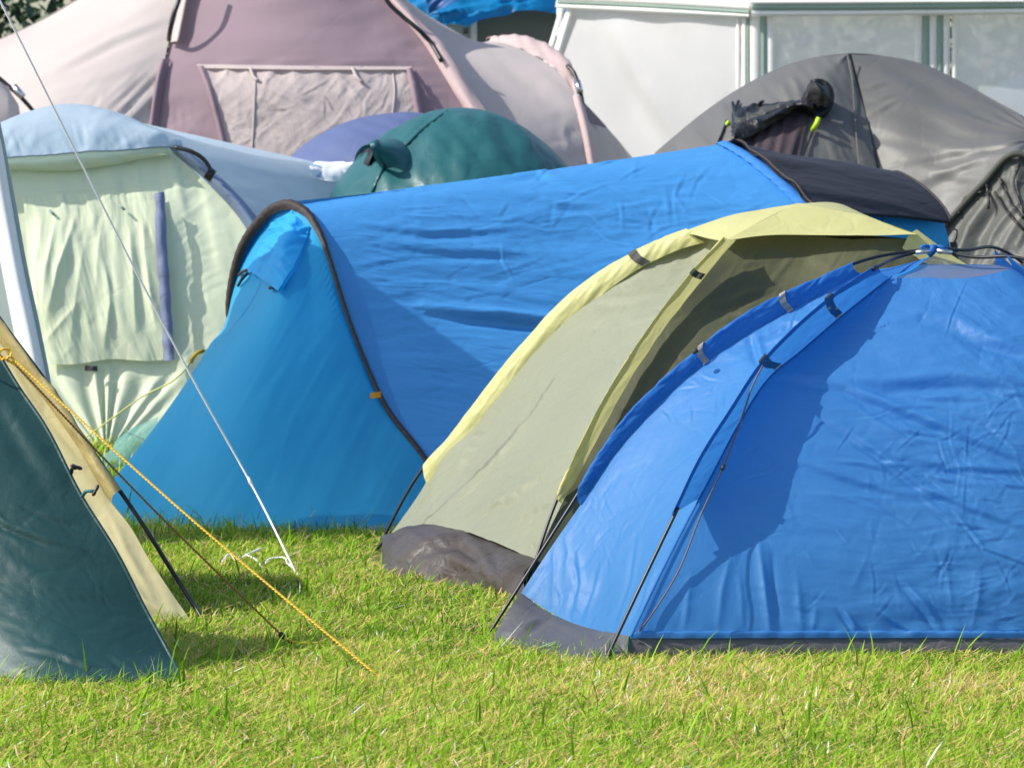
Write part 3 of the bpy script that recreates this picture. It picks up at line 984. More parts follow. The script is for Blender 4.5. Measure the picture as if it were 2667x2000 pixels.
# ------------------------------------------------------------------ blue tunnel tent
def build_tunnel():
    t = thing('tunnel_tent', (-.2, 18.3, 0), 'long blue tunnel tent with cyan porch, black trimmed hoops and charcoal canopy', 'tent')
    n = 200
    a1 = U(760, 525, 17.7)
    near1 = np.array([a1, U(800, 545, 17.64), U(835, 596, 17.56), U(868, 690, 17.46), U(902, 800, 17.36), U(950, 930, 17.24), U(1010, 1058, 17.1), U(1110, 1190, 16.95), U(1200, 1336, 16.8)])
    near1[-1][2] = 0
    far1 = np.array([a1, U(715, 532, 17.78), U(665, 575, 17.9), U(622, 640, 18.02), U(598, 720, 18.12), U(588, 810, 18.2), U(606, 900, 18.3), U(640, 1040, 18.4), U(660, 1250, 18.45)])
    a2 = U(1885, 374, 19.0)
    near2 = np.array([a2, U(1930, 398, 18.9), U(1990, 440, 18.78), U(2060, 500, 18.65), U(2130, 580, 18.5), U(2200, 700, 18.35), U(2260, 880, 18.25), U(2300, 1270, 18.15)])
    near2[-1][2] = 0
    far2 = np.array([a2, U(1840, 390, 19.15), U(1780, 460, 19.4), U(1740, 600, 19.6), U(1720, 900, 19.75), U(1715, 1180, 19.85)])
    far2[-1][2] = 0
    # body, camera side: sags between hoops
    n1, n2 = cr(near1, n), cr(near2, n)
    s = np.linspace(0, 1, n)[:, None]
    ridge_fix = np.zeros((n, 3))
    mids = []
    for q in (.25, .5, .75):
        m = n1 * (1 - q) + n2 * q
        m = m + np.array([0, .06, -.02]) * np.sin(np.pi * q) * np.sin(np.pi * s) - np.array([0, 0, .012]) * np.sin(np.pi * q)
        mids.append(m)
    gb = loft([n1 + [.012, .012, -.012]] + mids + [n2], 260)

    def bfn(u, v, x, y):
        e = np.clip(np.minimum(u, 1 - u) * 12, 0, 1)
        d = wr(x, y, 3, 420, 34, .0036, 121, 3) * np.clip(v * 5, .15, 1)
        d = d + wr(x, y, 14, 170, 16, .0015, 125, 2, True) * np.clip(1.2 - u * 1.4, .25, 1)
        d = d + wr(x, y, -6, 170, 28, .0019, 129, 3, True) * np.clip((v - .06) * 8, 0, 1) * np.clip(1.5 - v * 2.2, .2, 1)
        d = d + creases(x, y, 90, (900, 480, 1900, 900), 180, 4, .0024, 133, 6, 30) + creases(x, y, 30, (1250, 430, 1800, 640), 110, 4, .003, 134)
        d = d + fold(x, y, [(1110, 806), (1200, 822), (1300, 830), (1440, 842), (1600, 845)], 17, .020, True)
        d = d + fold(x, y, [(1300, 470), (1400, 455), (1500, 490)], 12, .006, True) + fold(x, y, [(1330, 500), (1450, 540), (1560, 545)], 12, .006, True)
        d = d + fold(x, y, [(1000, 640), (1150, 660), (1400, 668)], 14, .007, True) + fold(x, y, [(950, 590), (1100, 610), (1300, 604)], 12, .006, True)
        return d * e
    o, gbd = sheet('body_wall', gb, M['tunnel'], t, bfn)
    f1, f2 = cr(far1, 80), cr(far2, 80)
    sheet('back_wall', loft([f1, (f1 + f2) / 2 + [0, -.02, -.02], f2], 60), M['tunnel'], t)
    # porch
    hoop1 = np.concatenate([far1[::-1], near1[1:]])
    left = np.array([U(760, 540, 17.7), U(718, 547, 17.8), U(674, 590, 17.95), U(634, 652, 18.1), U(608, 736, 18.2), U(594, 815, 18.22), U(545, 900, 17.9), U(472, 1015, 17.45), U(382, 1140, 17.1), U(300, 1243, 16.85), U(236, 1330, 16.65)])
    right = np.array([U(761, 540, 17.67), U(794, 556, 17.62), U(826, 605, 17.54), U(858, 694, 17.44), U(892, 803, 17.34), U(941, 933, 17.22), U(1001, 1062, 17.08), U(1101, 1194, 16.92), U(1192, 1338, 16.77)])
    b0 = U(300, 1374, 16.42)
    mid = np.array([U(760, 541, 17.67), U(752, 640, 17.5), U(735, 760, 17.3), U(700, 900, 17.05), U(660, 1050, 16.78), U(640, 1220, 16.5), U(640, 1386, 16.24)])
    midr = np.array([U(761, 541, 17.67), U(792, 640, 17.5), U(815, 760, 17.33), U(830, 900, 17.1), U(850, 1050, 16.88), U(900, 1220, 16.6), U(985, 1390, 16.2)])
    midl = np.array([U(760, 541, 17.68), U(708, 640, 17.78), U(660, 760, 17.74), U(590, 900, 17.38), U(510, 1050, 17.08), U(420, 1220, 16.72), U(350, 1370, 16.44)])
    gv = loft([cr(left, n), cr(midl, n), cr(mid, n), cr(midr, n), cr(right, n)], 200)

    def vfn(u, v, x, y):
        d = wr(x, y, -50, 330, 60, .004, 141, 2) + wr(x, y, -62, 240, 22, .0012, 145, 2)
        d = d + .004 * np.sin(v * 330) * np.clip((u - .88) * 10, 0, 1) * np.exp(-((y - 770) / 90)**2)
        d = d + fold(x, y, [(900, 850), (760, 1100), (680, 1380)], 5, .003, False)
        d = d + wr(x, y, -15, 160, 22, .006, 148, 2, True) * np.clip((y - 1290) / 90, 0, 1) * np.clip((x - 800) / 150, 0, 1)
        return d * np.clip(np.minimum(u, 1 - u) * 12, 0, 1)
    o, gvd = sheet('porch_wall', gv, M['tunnel_vest'], t, vfn)
    cf = cr(far1, 80)[50:]
    cl = cr(left, 200)[110:]
    sheet('porch_back', loft([cr(cl[::10], 60), cr(cf[::6], 60)], 20), M['tunnel_vest'], t)
    # one dark trim following the first hoop
    outer = cr(np.concatenate([far1[:7][::-1], near1[1:]]), 320)
    ox, oy = proj(outer)
    tx, ty = np.gradient(ox), np.gradient(oy)
    ln_ = np.hypot(tx, ty)
    nx, ny = -ty / ln_, tx / ln_                      # towards the inside of the arch
    wpx = np.interp(np.linspace(0, 1, 320), [0, .2, .36, .44, .52, .7, .85, 1], [16, 22, 22, 17, 10, 9, 12, 20])
    inner = np.array([U(x + a_ * w_, y + b_ * w_, p[1] - .035) for x, y, a_, b_, w_, p in zip(ox, oy, nx, ny, wpx, outer)])
    sheet('hoop_trim', loft([outer + [0, .03, 0], outer + [0, -.008, .006], (inner + outer) / 2 + [0, -.02, .004], inner], 16), M['tunnel_trim'], t,
          lambda u, v, x, y: .0006 * np.sin(v * 330) * np.clip(np.minimum(u, 1 - u) * 5, 0, 1) * np.clip((.75 - v) * 6, 0, 1))
    np_ = cr(near1, 200)
    outr = np_ + [-.02, -.03, 0]
    rin = outr
    k = int(np.argmin(abs(proj(np_)[1] - 1026)))
    q = (outr[k] + rin[k]) / 2
    tb = np.stack([np.stack([q + np.array([dx, -.02 - .006 * (abs(dx) < .02), dz + .15 * dx])for dz in (-.011, 0, .011)]) for dx in (-.019, -.008, .008, .021)])
    tb = tb + np.array([.0, -.012, 0])
    sheet('orange_tab', tb, M['orange'], t)
    # vent hood with black ties
    sv = Surf(gvd)
    tp = [(705, 585), (740, 560), (790, 575), (805, 600)]
    rows = []
    for pts, offs in (([(706, 580), (738, 566), (772, 563), (806, 590)], (.01, .02, .02, .01)),
                      ([(690, 628), (722, 622), (758, 624), (792, 634)], (.03, .05, .05, .02)),
                      ([(668, 670), (700, 676), (734, 684), (764, 694)], (.07, .09, .09, .04)),
                      ([(643, 703), (668, 718), (696, 738), (723, 756)], (.12, .15, .15, .09))):
        rows.append(np.array([sv.at(x, y, q_) for (x, y), q_ in zip(pts, offs)]))
    bt = rows[-1]
    gh = loft([cr(c_, 60) for c_ in rows], 60)
    hood, _ = sheet('vent_hood', gh, M['tunnel_vest'], t, lambda u, v, x, y: wr(x, y, -30, 70, 26, .007, 161, 3, True) * np.clip(1.3 - u, .2, 1) + wr(x, y, 35, 60, 14, .002, 165, 2))
    sheet('vent_hood_side', loft([cr(gh[::6, -1], 20), cr(np.array([sv.at(x, y, .0) for x, y in ((806, 590), (794, 640), (772, 700), (736, 756))]), 20)], 4), M['tunnel_vest'], hood)
    sheet('vent_hood_side', loft([cr(gh[::6, 0], 20), cr(np.array([sv.at(x, y, .0) for x, y in ((706, 580), (694, 630), (680, 680), (668, 730))]), 20)], 4), M['tunnel_vest'], hood)
    for a, b in (((648, 702), (622, 716)), ((644, 712), (620, 744)), ((712, 750), (703, 751))):
        p, q = sv.at(*a, .07), sv.at(*b, .06)
        tube('hood_tie', cr(np.array([p, (p + q) / 2 + [0, -.01, .004], q]), 8), .0065, M['tunnel_trim'], hood, 6)
    # second hoop: pale strip, canopy
    st = cr(near2, 120)[:76]
    sheet('hoop_strip', loft([st + [-.035, -.03, .004], st + [.0, -.02, .012], st + [.035, -.004, .0]], 8), M['sky_blue'] if False else M['tunnel_pale'], t,
          lambda u, v, x, y: .003 * np.sin(v * 120 + 3 * vnoise(v * 30, u * 2, 4)) * (u < .5))
    # canopy over the door
    a3 = U(2325, 450, 19.55)
    c_a = np.array([U(1868, 392, 19.12), U(1874, 378, 19.05), U(1900, 368, 18.98), U(1950, 392, 18.86), U(2010, 440, 18.72), U(2075, 500, 18.6), U(2128, 556, 18.5)])
    c_m = np.array([U(1985, 396, 19.3), U(2000, 392, 19.2), U(2030, 396, 19.1), U(2080, 424, 18.98), U(2140, 470, 18.86), U(2190, 515, 18.78), U(2218, 556, 18.72)])
    c_n = np.array([U(2180, 428, 19.5), U(2190, 424, 19.42), U(2215, 430, 19.3), U(2262, 456, 19.2), U(2300, 492, 19.1), U(2335, 530, 19.02), U(2350, 562, 18.98)])
    c_e = np.array([U(2318, 452, 19.62), U(2332, 447, 19.56), U(2362, 458, 19.46), U(2405, 486, 19.36), U(2440, 518, 19.28), U(2465, 550, 19.22), U(2478, 577, 19.18)])
    gc = loft([cr(c, 70) for c in (c_a, c_m, c_n, c_e)], 130)
    o, gcd = sheet('canopy', gc, M['canopy'], t, lambda u, v, x, y: wr(x, y, 12, 260, 20, .005, 171, 3) * np.clip(np.minimum(u, 1 - u) * 8, 0, 1) + .006 * np.sin(v * 26 + 1) * np.exp(-u * 9) + wr(x, y, 60, 60, 16, .005, 175, 2, True) * np.exp(-u * 14))
    edge = gcd[:, -1]
    lip = edge + np.array([-.01, .02, -.012])
    sheet('canopy_hem', loft([edge, lip], 3), M['tunnel_trim'], t)
    tube('canopy_piping', cr(gcd[4][::4], 60) + [0, -.006, .004], .006, M['tunnel_trim'], t)
    tube('canopy_piping', cr(gcd[-1][::4], 60), .006, M['tunnel_trim'], t)
    # end part beneath the canopy
    near3 = np.array([a3 + [0, 0, -.03], U(2400, 500, 19.4), U(2445, 555, 19.3), U(2470, 620, 19.22), U(2478, 760, 19.12), U(2480, 1230, 19.0)])
    near3[-1][2] = 0
    far3 = np.array([a3 + [0, 0, -.03], U(2290, 480, 19.75), U(2250, 600, 20.0), U(2230, 800, 20.2), U(2225, 1160, 20.3)])
    far3[-1][2] = 0
    n2b, n3 = cr(near2, 90), cr(near3, 90)
    sheet('end_wall', loft([n2b, (n2b + n3) / 2 + [0, .05, -.03], n3], 60), M['tunnel_vest'], t, lambda u, v, x, y: wr(x, y, 10, 200, 40, .004, 181, 2))
    sheet('back_wall', loft([cr(far2, 60), cr(far3, 60)], 20), M['tunnel'], t)
    sheet('door', loft([cr(near3, 60), cr(far3, 60)], 20), M['tunnel_vest'], t)
    tr = n3[30:]
    sheet('hoop_trim', loft([tr + [.0, -.02, .0], tr + [.028, -.01, .0], tr + [.03, .03, 0]], 6), M['tunnel_trim'], t)
    pk = np.array([U(2476, 600, 19.15), U(2490, 598, 19.15), U(2491, 620, 19.15), U(2478, 640, 19.15)])
    tube('toggle_loop', cr(pk, 16), .004, M['tunnel_trim'], t, 6)
    # ground hem
    FOOT.append([tuple(p[:2]) for p in (left[-1] + [.08, .1, 0], mid[-1] + [0, .1, 0], midr[-1] + [0, .1, 0], near1[-1] + [0, .12, 0], near2[-1], near3[-1], far3[-1], far2[-1], far1[-1])])


# ------------------------------------------------------------------ dark green tent, front left
def build_green():
    t = thing('dome_tent', (-1.5, 12.8, 0), 'dark green tent with tan inner wall and pole sleeve at the left edge', 'tent', 'dome tents on the grass')
    n = 140
    e = np.array([U(-90, 770, 12.62), U(5, 938, 12.5), U(50, 1012, 12.45), U(112, 1102, 12.38), U(217, 1302, 12.25), U(300, 1434, 12.17), U(383, 1596, 12.1), U(441, 1702, 12.02), G(482, 1792)])
    e[-1][2] = 0
    m = np.array([U(-260, 760, 12.6), U(-140, 1000, 12.42), U(0, 1280, 12.22), U(130, 1550, 12.04), G(190, 1800)])
    m[-1][2] = 0
    l = np.array([U(-420, 760, 12.62), U(-400, 1000, 12.46), U(-330, 1280, 12.3), U(-260, 1550, 12.15), U(-230, 1775, 12.06)])
    l[-1][2] = 0
    l2 = np.array([U(-520, 770, 12.8), U(-640, 1000, 12.8), U(-740, 1280, 12.8), U(-800, 1550, 12.8), U(-820, 1700, 12.8)])
    l2[-1][2] = 0
    gq = loft([cr(c, n) for c in (l2, l, m, e)], 170)

    def fn(u, v, x, y):
        d = wr(x, y, 10, 260, 60, .004, 201, 3) + wr(x, y, -60, 160, 30, .001, 205, 2)
        for ln_, w_, a_, st in (
            ([(-60, 1290), (10, 1370), (120, 1412), (200, 1430)], 9, .009, True),
            ([(70, 1325), (130, 1350), (220, 1372)], 7, .007, True),
            ([(20, 1318), (60, 1330)], 5, .004, True),
            ([(200, 1400), (240, 1415), (285, 1430)], 6, .006, True),
            ([(210, 1425), (260, 1450), (300, 1470)], 6, .006, True),
            ([(60, 1690), (130, 1700), (220, 1735), (300, 1760)], 8, .008, True),
            ([(-50, 1550), (120, 1540), (312, 1530)], 4, .003, True),
            ([(-50, 1590), (150, 1565), (312, 1545)], 4, .003, True),
            ([(285, 1675), (340, 1652), (375, 1632)], 5, .003, True),
            ([(280, 1710), (310, 1730), (350, 1750)], 7, .006, True),
            ([(95, 1160), (150, 1240), (200, 1300)], 16, .006, False),
            ([(-20, 1010), (60, 1150), (150, 1290)], 30, .006, True),
        ):
            d = d + fold(x, y, ln_, w_, a_, st)
        d = d * .75 + creases(x, y, 60, (0, 1150, 430, 1740), 110, 4, .0012, 207, 20, 40)
        return d * np.clip((1 - u) * 14, 0, 1)
    o, gd = sheet('front_wall', gq, M['green'], t, fn)
    tube('edge_binding', cr(gd[-1][::4], 90), .006, M['green'], t, 6)
    # tan side behind the green edge
    seam = np.array([U(-60, 800, 13.86), U(31, 937, 13.78), U(126, 1055, 13.7), U(186, 1140, 13.64), U(291, 1309, 13.53), U(340, 1372, 13.48), U(383, 1448, 13.43), U(499, 1624, 13.33)])
    seam[-1][2] = .0
    back = np.array([U(-330, 700, 13.9), U(-320, 940, 13.75), U(-300, 1180, 13.6), U(-260, 1400, 13.45), (-1.72, 13.25, 0)])
    bmid = np.array([U(-190, 740, 13.86), U(-120, 940, 13.72), U(-60, 1140, 13.58), U(60, 1400, 13.42), (-1.25, 13.22, 0)])
    gt = loft([cr(seam, n), cr(bmid, n), cr(back, n)], 90)
    sheet('tan_side', gt, M['tan'], t, lambda u, v, x, y: wr(x, y, 60, 240, 40, .004, 211, 3) + fold(x, y, [(370, 1570), (420, 1600), (480, 1625)], 10, .010, True) + fold(x, y, [(340, 1520), (380, 1590)], 10, .006, True) + fold(x, y, [(285, 1330), (330, 1440), (400, 1560)], 14, .008, False))
    # sleeve and pole
    sin = cr(seam[:5], n)
    sout = cr(np.array([U(-80, 720, 13.84), U(0, 827, 13.78), U(42, 886, 13.74), U(122, 992, 13.68), U(211, 1127, 13.6), U(314, 1276, 13.52)]), n)
    sheet('pole_sleeve', loft([sout + [0, .03, 0], sout, (sin + sout) / 2 + [.0, -.025, .01], sin + [0, -.004, 0]], 22), M['tan_dk'], t, lambda u, v, x, y: wr(x, y, 55, 110, 22, .005, 215, 3) * np.clip(np.minimum(u, 1 - u) * 6, 0, 1))
    foot = G(531, 1616)
    pc = np.concatenate([sout[::20] + [0, .005, -.006], [U(380, 1378, 13.5), U(450, 1490, 13.5), foot]])
    pc[-1] = foot
    o = tube('pole', cr(pc, 90), .0068, M['pole'], t)
    d = U(505, 1578, 13.44) - foot
    tube('pole_tip', np.array([foot, foot + d * .35]), [.005, .0078], M['alloy'], o)
    # far side and rear of the tent
    bk = np.array([U(-200, 640, 14.3), U(-150, 900, 14.4), (-1.7, 14.6, .4), (-1.6, 14.7, 0)])
    sheet('back_wall', loft([cr(seam, 50) + [0, .01, 0], cr(np.array([U(-110, 720, 14.0), U(-10, 1000, 14.05), U(100, 1240, 14.1), (-1.3, 14.2, 0)]), 50), cr(bk, 50)], 30), M['tan'], t)
    sheet('roof', loft([cr(np.array([back[0], bmid[0], seam[0]]), 40), cr(np.array([U(-330, 640, 14.2), U(-200, 640, 14.3)]), 40)], 24), M['tan'], t)
    # toggles on loops
    sg = Surf(gd)
    for (x0, y0), (x1, y1), (tx, ty), rot in (((186, 1232), (198, 1219), (199, 1216), .35), ((214, 1292), (244, 1279), (249, 1277), -1.1)):
        p = sg.at(x0, y0, .01)
        q = U(x1, y1, p[1] - .03)
        lp = tube('toggle_loop', cr(np.array([p, (p + q) / 2 + [0, -.01, .008], q]), 10), .0052, M['teal_loop'] if rot < 0 else M['pole'], t, 6)
        c = U(tx, ty, p[1] - .036)
        ax = np.array([math.cos(rot), .2, math.sin(-rot)]) * .016
        tube('toggle', np.array([c - ax, c - ax * .6, c, c + ax * .6, c + ax]), [.003, .0055, .0045, .0055, .003], M['toggle'], lp)
    FOOT.append([tuple(p[:2]) for p in (e[-1] + [-.06, .08, 0], m[-1] + [0, .06, 0], l[-1], l2[-1], (-2.2, 12.6))])
    FOOT.append([tuple(p[:2]) for p in (seam[-1] + [-.06, .06, 0], bk[-1], back[-1] + [-.5, .5, 0], back[-1] + [0, .05, 0], bmid[-1] + [0, .06, 0])])


# ------------------------------------------------------------------ white and silver tent, left edge
def build_silver():
    t = thing('family_tent', (-2.6, 16.3, 0), 'tall white and silver awning tent seen only as a sloping edge at the far left', 'tent')
    n = 90
    rt = np.array([U(-100, -326, 15.9), U(-84, 20, 15.9), U(-30, 230, 15.9), U(0, 371, 15.9), U(32, 540, 15.88), U(61, 700, 15.85), U(95, 860, 15.8), U(122, 1000, 15.78), U(150, 1180, 15.75), U(175, 1410, 15.7)])
    rt[-1][2] = 0
    a = np.array([U(-112, -330, 15.8), U(-80, 100, 15.76), U(-18, 390, 15.7), U(12, 560, 15.68), U(38, 700, 15.64), U(96, 990, 15.58), U(150, 1420, 15.6)])
    b = np.array([U(-150, -330, 15.82), U(-110, 110, 15.78), U(-60, 390, 15.72), U(-22, 560, 15.7), U(4, 700, 15.66), U(58, 990, 15.6), U(110, 1420, 15.52)])
    c = np.array([U(-190, -330, 15.9), U(-150, 110, 15.86), U(-110, 390, 15.84), U(-70, 560, 15.82), U(-40, 700, 15.8), U(20, 990, 15.72), U(60, 1420, 15.62)])
    d = np.array([U(-700, -380, 15.8), U(-720, 40, 15.75), U(-760, 400, 15.6), U(-800, 900, 15.4), U(-820, 1440, 15.3)])
    for q in (a, b, c, d):
        q[-1][2] = 0
    sheet('edge_sleeve', loft([cr(rt, n), cr(a, n) + [0, -.02, 0], cr(b, n)], 24), M['silver'], t)
    sheet('front_wall', loft([cr(b, n), cr(c, n), cr(d, n)], 40), M['silver_gr'], t, lambda u, v, x, y: wr(x, y, 80, 300, 40, .006, 221, 2))
    sheet('edge_piping', loft([cr(rt, n) + [-.014, -.012, 0], cr(rt, n) + [.004, -.002, 0], cr(rt, n) + [.012, .03, 0]], 6), M['silver_gr'], t)
    eave = np.array([rt[0], (-1.93, 16.4, 2.3), (-1.98, 16.85, 2.29), (-1.98, 17.02, 2.26), (-1.98, 17.12, 2.2), (-1.98, 17.23, 2.09), (-2.0, 17.45, 1.86)])
    sheet('roof', loft([cr(eave, 40), cr(np.array([(-2.4, 15.75, 2.4), (-2.4, 17.2, 2.4), (-2.4, 17.5, 2.2)]), 40), cr(np.array([(-4.7, 15.35, 2.4), (-4.7, 17.0, 2.4), (-4.7, 17.5, 2.3)]), 40)], 24), M['roof_net'], t)
    for q in ((-2.06, 17.42), (-4.6, 17.3), (-4.6, 15.2)):
        tube('post', np.array([(q[0], q[1], 0), (q[0], q[1], 1.9)], float), .016, M['gaz_w'], t)
    FOOT.append([tuple(p[:2]) for p in (rt[-1] + [-.04, .05, 0], d[-1], b[-1])])


# ------------------------------------------------------------------ pale green and light blue tent
def build_pale():
    t = thing('family_tent', (-1.7, 21.2, 0), 'pale green tent with light blue awning and roof, at the left behind the tunnel tent', 'tent')
    n = 160
    edge = np.array([U(430, 380, 21.0), U(500, 440, 20.98), U(562, 500, 20.95), U(610, 552, 20.92), U(655, 615, 20.88), U(735, 760, 20.82), U(785, 950, 20.75), U(800, 1155, 20.7)])
    c1 = np.array([U(310, 375, 21.05), U(335, 500, 20.95), U(345, 800, 20.82), U(345, 945, 20.76), U(320, 1153, 20.62)])
    c2 = np.array([U(120, 385, 21.05), U(120, 520, 20.95), U(128, 800, 20.8), U(140, 945, 20.74), U(220, 1156, 20.6)])
    c3 = np.array([U(-140, 420, 21.0), U(-150, 600, 20.95), U(-160, 900, 20.85), U(-160, 1155, 20.62)])
    gq = loft([cr(c, n) for c in (c3, c2, c1, edge)], 200)

    def fn(u, v, x, y):
        d = wr(x, y, 80, 300, 50, .008, 231, 2)
        low = np.clip((y - 940) / 60, 0, 1)
        ang = np.arctan2(x - 275, 1190 - y)                 # pleats gathered to the peg
        d = d + low * .013 * np.sin(ang * 26 + 1.5 * np.sin(ang * 9)) * np.clip(1.2 - abs(ang), 0, 1)
        d = d + wr(x, y, -30, 140, 26, .004, 235, 2, True) * np.clip((x - 430) / 60, 0, 1) * np.clip(1 - (x - 430) / 170, 0, 1)
        d = d + fold(x, y, [(20, 508), (200, 500), (420, 482), (545, 478)], 6, .006, True)
        return d * np.clip(np.minimum(u, 1 - u) * 12, 0, 1)
    o, gd = sheet('front_wall', gq, M['pale'], t, fn)
    sf = Surf(gd)
    # hanging door cover, pleated
    top = sf.line([(60, 512), (160, 508), (280, 505), (412, 498)], 120, .03)
    mid = sf.line([(80, 720), (180, 720), (290, 720), (425, 712)], 120, .05)
    bot = sf.line([(116, 950), (200, 948), (290, 935), (380, 940), (425, 938)], 120, .035)
    def dfn(u, v, x, y):
        f = np.clip(u * 3, .3, 1) * np.clip((1 - u) * 6, .2, 1)
        d = 0
        for ln_, w_, a_ in (([(110, 560), (95, 700), (100, 860)], 14, .02), ([(150, 545), (120, 700), (112, 830)], 14, .024), ([(200, 560), (150, 700), (120, 840)], 15, .026),
                            ([(225, 600), (205, 720), (180, 900)], 12, .010), ([(330, 545), (345, 700), (355, 880)], 14, .02), ([(365, 540), (385, 700), (405, 860)], 12, .02),
                            ([(270, 560), (255, 650), (250, 760)], 12, .010), ([(275, 700), (285, 790), (270, 920)], 16, .022), ([(210, 780), (150, 850), (110, 900)], 9, .008), ([(190, 900), (170, 920), (155, 938)], 7, .006)):
            d = d + fold(x, y, ln_, w_, a_ * .85)
        return d * f + wr(x, y, 75, 160, 26, .004, 241, 3)
    sheet('door_cover', loft([top, mid, bot], 130), M['pale'], t, dfn)
    for x, y in ((135, 553), (318, 540)):
        p = sf.at(x, y, .05)
        tube('toggle', np.array([p + [-.012, 0, .01], p + [.012, -.01, -.012]]), .006, M['gaz_g'], t, 6)
    # slate strip beside it
    sa = sf.line([(403, 504), (408, 650), (418, 800), (428, 940)], 40, .06)
    sb = sf.line([(428, 499), (436, 650), (446, 800), (455, 937)], 40, .06)
    sheet('window_strip', loft([sa, (sa + sb) / 2 + [0, -.012, 0], sb], 8), M['slate'], t, lambda u, v, x, y: wr(x, y, 20, 60, 22, .005, 245, 2))
    tg = np.stack([sf.line([(221, y), (254, y + 1)], 6, .045) for y in (952, 966)])
    sheet('label_tag', tg, M['black'], t)
    # rolled door under the awning
    ra = sf.line([(-60, 420), (60, 418), (200, 405), (330, 395), (440, 400)], 80, .02)
    rb = sf.line([(-60, 440), (60, 442), (120, 444), (220, 438), (330, 418), (436, 404)], 80, .02)
    sheet('rolled_door', loft([ra, (ra + rb) / 2 + [0, -.06, .0], rb + [0, -.035, 0], rb + [0, .03, .012]], 20), M['pale'], t, lambda u, v, x, y: wr(x, y, 0, 90, 14, .006, 251, 2))
    # awning
    arch = np.array([U(-200, 430, 20.95), U(-90, 366, 21), U(0, 320, 21.05), U(80, 289, 21.1), U(170, 271, 21.12), U(262, 281, 21.1), U(350, 311, 21.06), U(420, 351, 21.02), U(476, 388, 21)])
    hem = np.array([U(-200, 440, 20.89), U(-90, 424, 20.87), U(12, 409, 20.85), U(110, 402, 20.85), U(200, 396, 20.87), U(330, 389, 20.9), U(430, 382, 20.93), U(470, 386, 20.97)])
    ma = cr(arch, 140)
    mh = cr(hem, 140)
    mm = (ma * .5 + mh * .5) + np.array([0, -.03, .04])
    o, ga = sheet('awning', loft([ma, mm, mh], 60), M['sky_blue'], t, lambda u, v, x, y: (wr(x, y, -30, 140, 40, .006, 255, 2) + wr(x, y, 70, 60, 16, .004, 258, 2) * np.clip((u - .5) * 3, 0, 1)) * np.clip(u * 6, 0, 1))
    sheet('awning_hem', loft([ga[-1], ga[-1] + [0, .025, -.006]], 3), M['grey_blue'], t)
    # roof to the right and behind
    fr = np.array([U(176, 276, 21.14), U(262, 284, 21.12), U(350, 314, 21.08), U(420, 354, 21.04), U(470, 386, 21.02), U(545, 440, 21.0), U(610, 500, 20.96), U(690, 600, 20.9), U(770, 760, 20.84), U(815, 950, 20.8), U(830, 1150, 20.74)])
    md = np.array([U(470, 372, 22.0), U(540, 378, 21.95), U(620, 400, 21.9), U(700, 450, 21.84), U(780, 540, 21.8), U(860, 760, 21.76), U(900, 1110, 21.7)])
    bk = np.array([U(870, 432, 23.4), U(930, 450, 23.3), U(970, 520, 23.2), U(1000, 650, 23.1), U(1020, 1050, 23)])
    o, gr_ = sheet('roof', loft([cr(fr, 120), cr(md, 120), cr(bk, 120)], 90), M['sky_blue'], t, lambda u, v, x, y: wr(x, y, 12, 260, 40, .006, 261, 2))
    lf = np.array([U(170, 276, 21.14), U(60, 300, 21.3), U(-90, 380, 21.3), U(-180, 600, 21.2), U(-200, 1150, 21.0)])
    lb = np.array([U(870, 434, 23.4), U(700, 480, 24.2), U(520, 600, 24.6), U(420, 1010, 24.8)])
    sheet('roof_back', loft([cr(lf, 50), cr(lb, 50)], 30), M['sky_blue'], t)
    # sleeve along the arch
    so_ = cr(fr[4:], 100)
    si = cr(np.concatenate([[U(432, 384, 20.99)], edge[1:]]), 100)
    sheet('pole_sleeve', loft([si + [0, -.005, 0], (si + so_) / 2 + [-.01, -.06, .02], so_ + [0, -.012, .004]], 14), M['grey_blue'], t, lambda u, v, x, y: wr(x, y, 50, 90, 20, .004, 265, 2))
    tube('pole', cr(np.array([U(455, 384, 20.9), U(500, 396, 20.88), U(524, 410, 20.88), U(545, 436, 20.88), U(550, 452, 20.88)]), 20), .010, M['pole'], t)
    st = np.stack([np.array([U(x + dx, y + dy, d_) for x, y, d_ in ((556, 440, 20.9), (548, 452, 20.84), (538, 468, 20.88))]) for dx, dy in ((-8, -6), (0, 0), (8, 7))])
    sheet('strap', st, M['black'], t)
    sr = Surf(gr_)
    ct = sr.line([(806, 436), (815, 424), (850, 425), (900, 424), (936, 420)], 30, .02)
    cm = sr.line([(808, 450), (840, 450), (900, 450), (936, 450)], 30, .05)
    cb = sr.line([(812, 462), (840, 472), (880, 474), (930, 474)], 30, .02)
    sheet('white_patch', loft([ct, cm, cb], 14), M['white'], t, lambda u, v, x, y: wr(x, y, 10, 40, 16, .008, 269, 2))
    FOOT.append([tuple(p[:2]) for p in (edge[-1] + [0, .1, 0], c1[-1] + [0, .08, 0], c2[-1] + [0, .08, 0], c3[-1], (-2.8, 24.8), bk[-1])])
    # clear teal film in the gap between this tent and the tunnel tent
    a = np.array([U(412, 1084, 19.4), U(345, 1122, 19.35), U(300, 1156, 19.3), U(262, 1184, 19.25), U(240, 1215, 19.2)])
    b = np.array([U(420, 1180, 19.2), U(360, 1225, 19.15), U(320, 1250, 19.1), U(285, 1268, 19.05), U(250, 1262, 19.0)])
    o, _ = sheet('plastic_sheet', loft([cr(a, 40), (cr(a, 40) + cr(b, 40)) / 2 + [0, -.05, 0], cr(b, 40), cr(b, 40) * [1, 1, 0] + [0, -.2, .0]], 30), M['film'], None, lambda u, v, x, y: wr(x, y, -35, 70, 16, .01, 271, 3))
    props(o, 'crumpled translucent teal sheet between the pale green tent and the tunnel tent', 'plastic sheet')


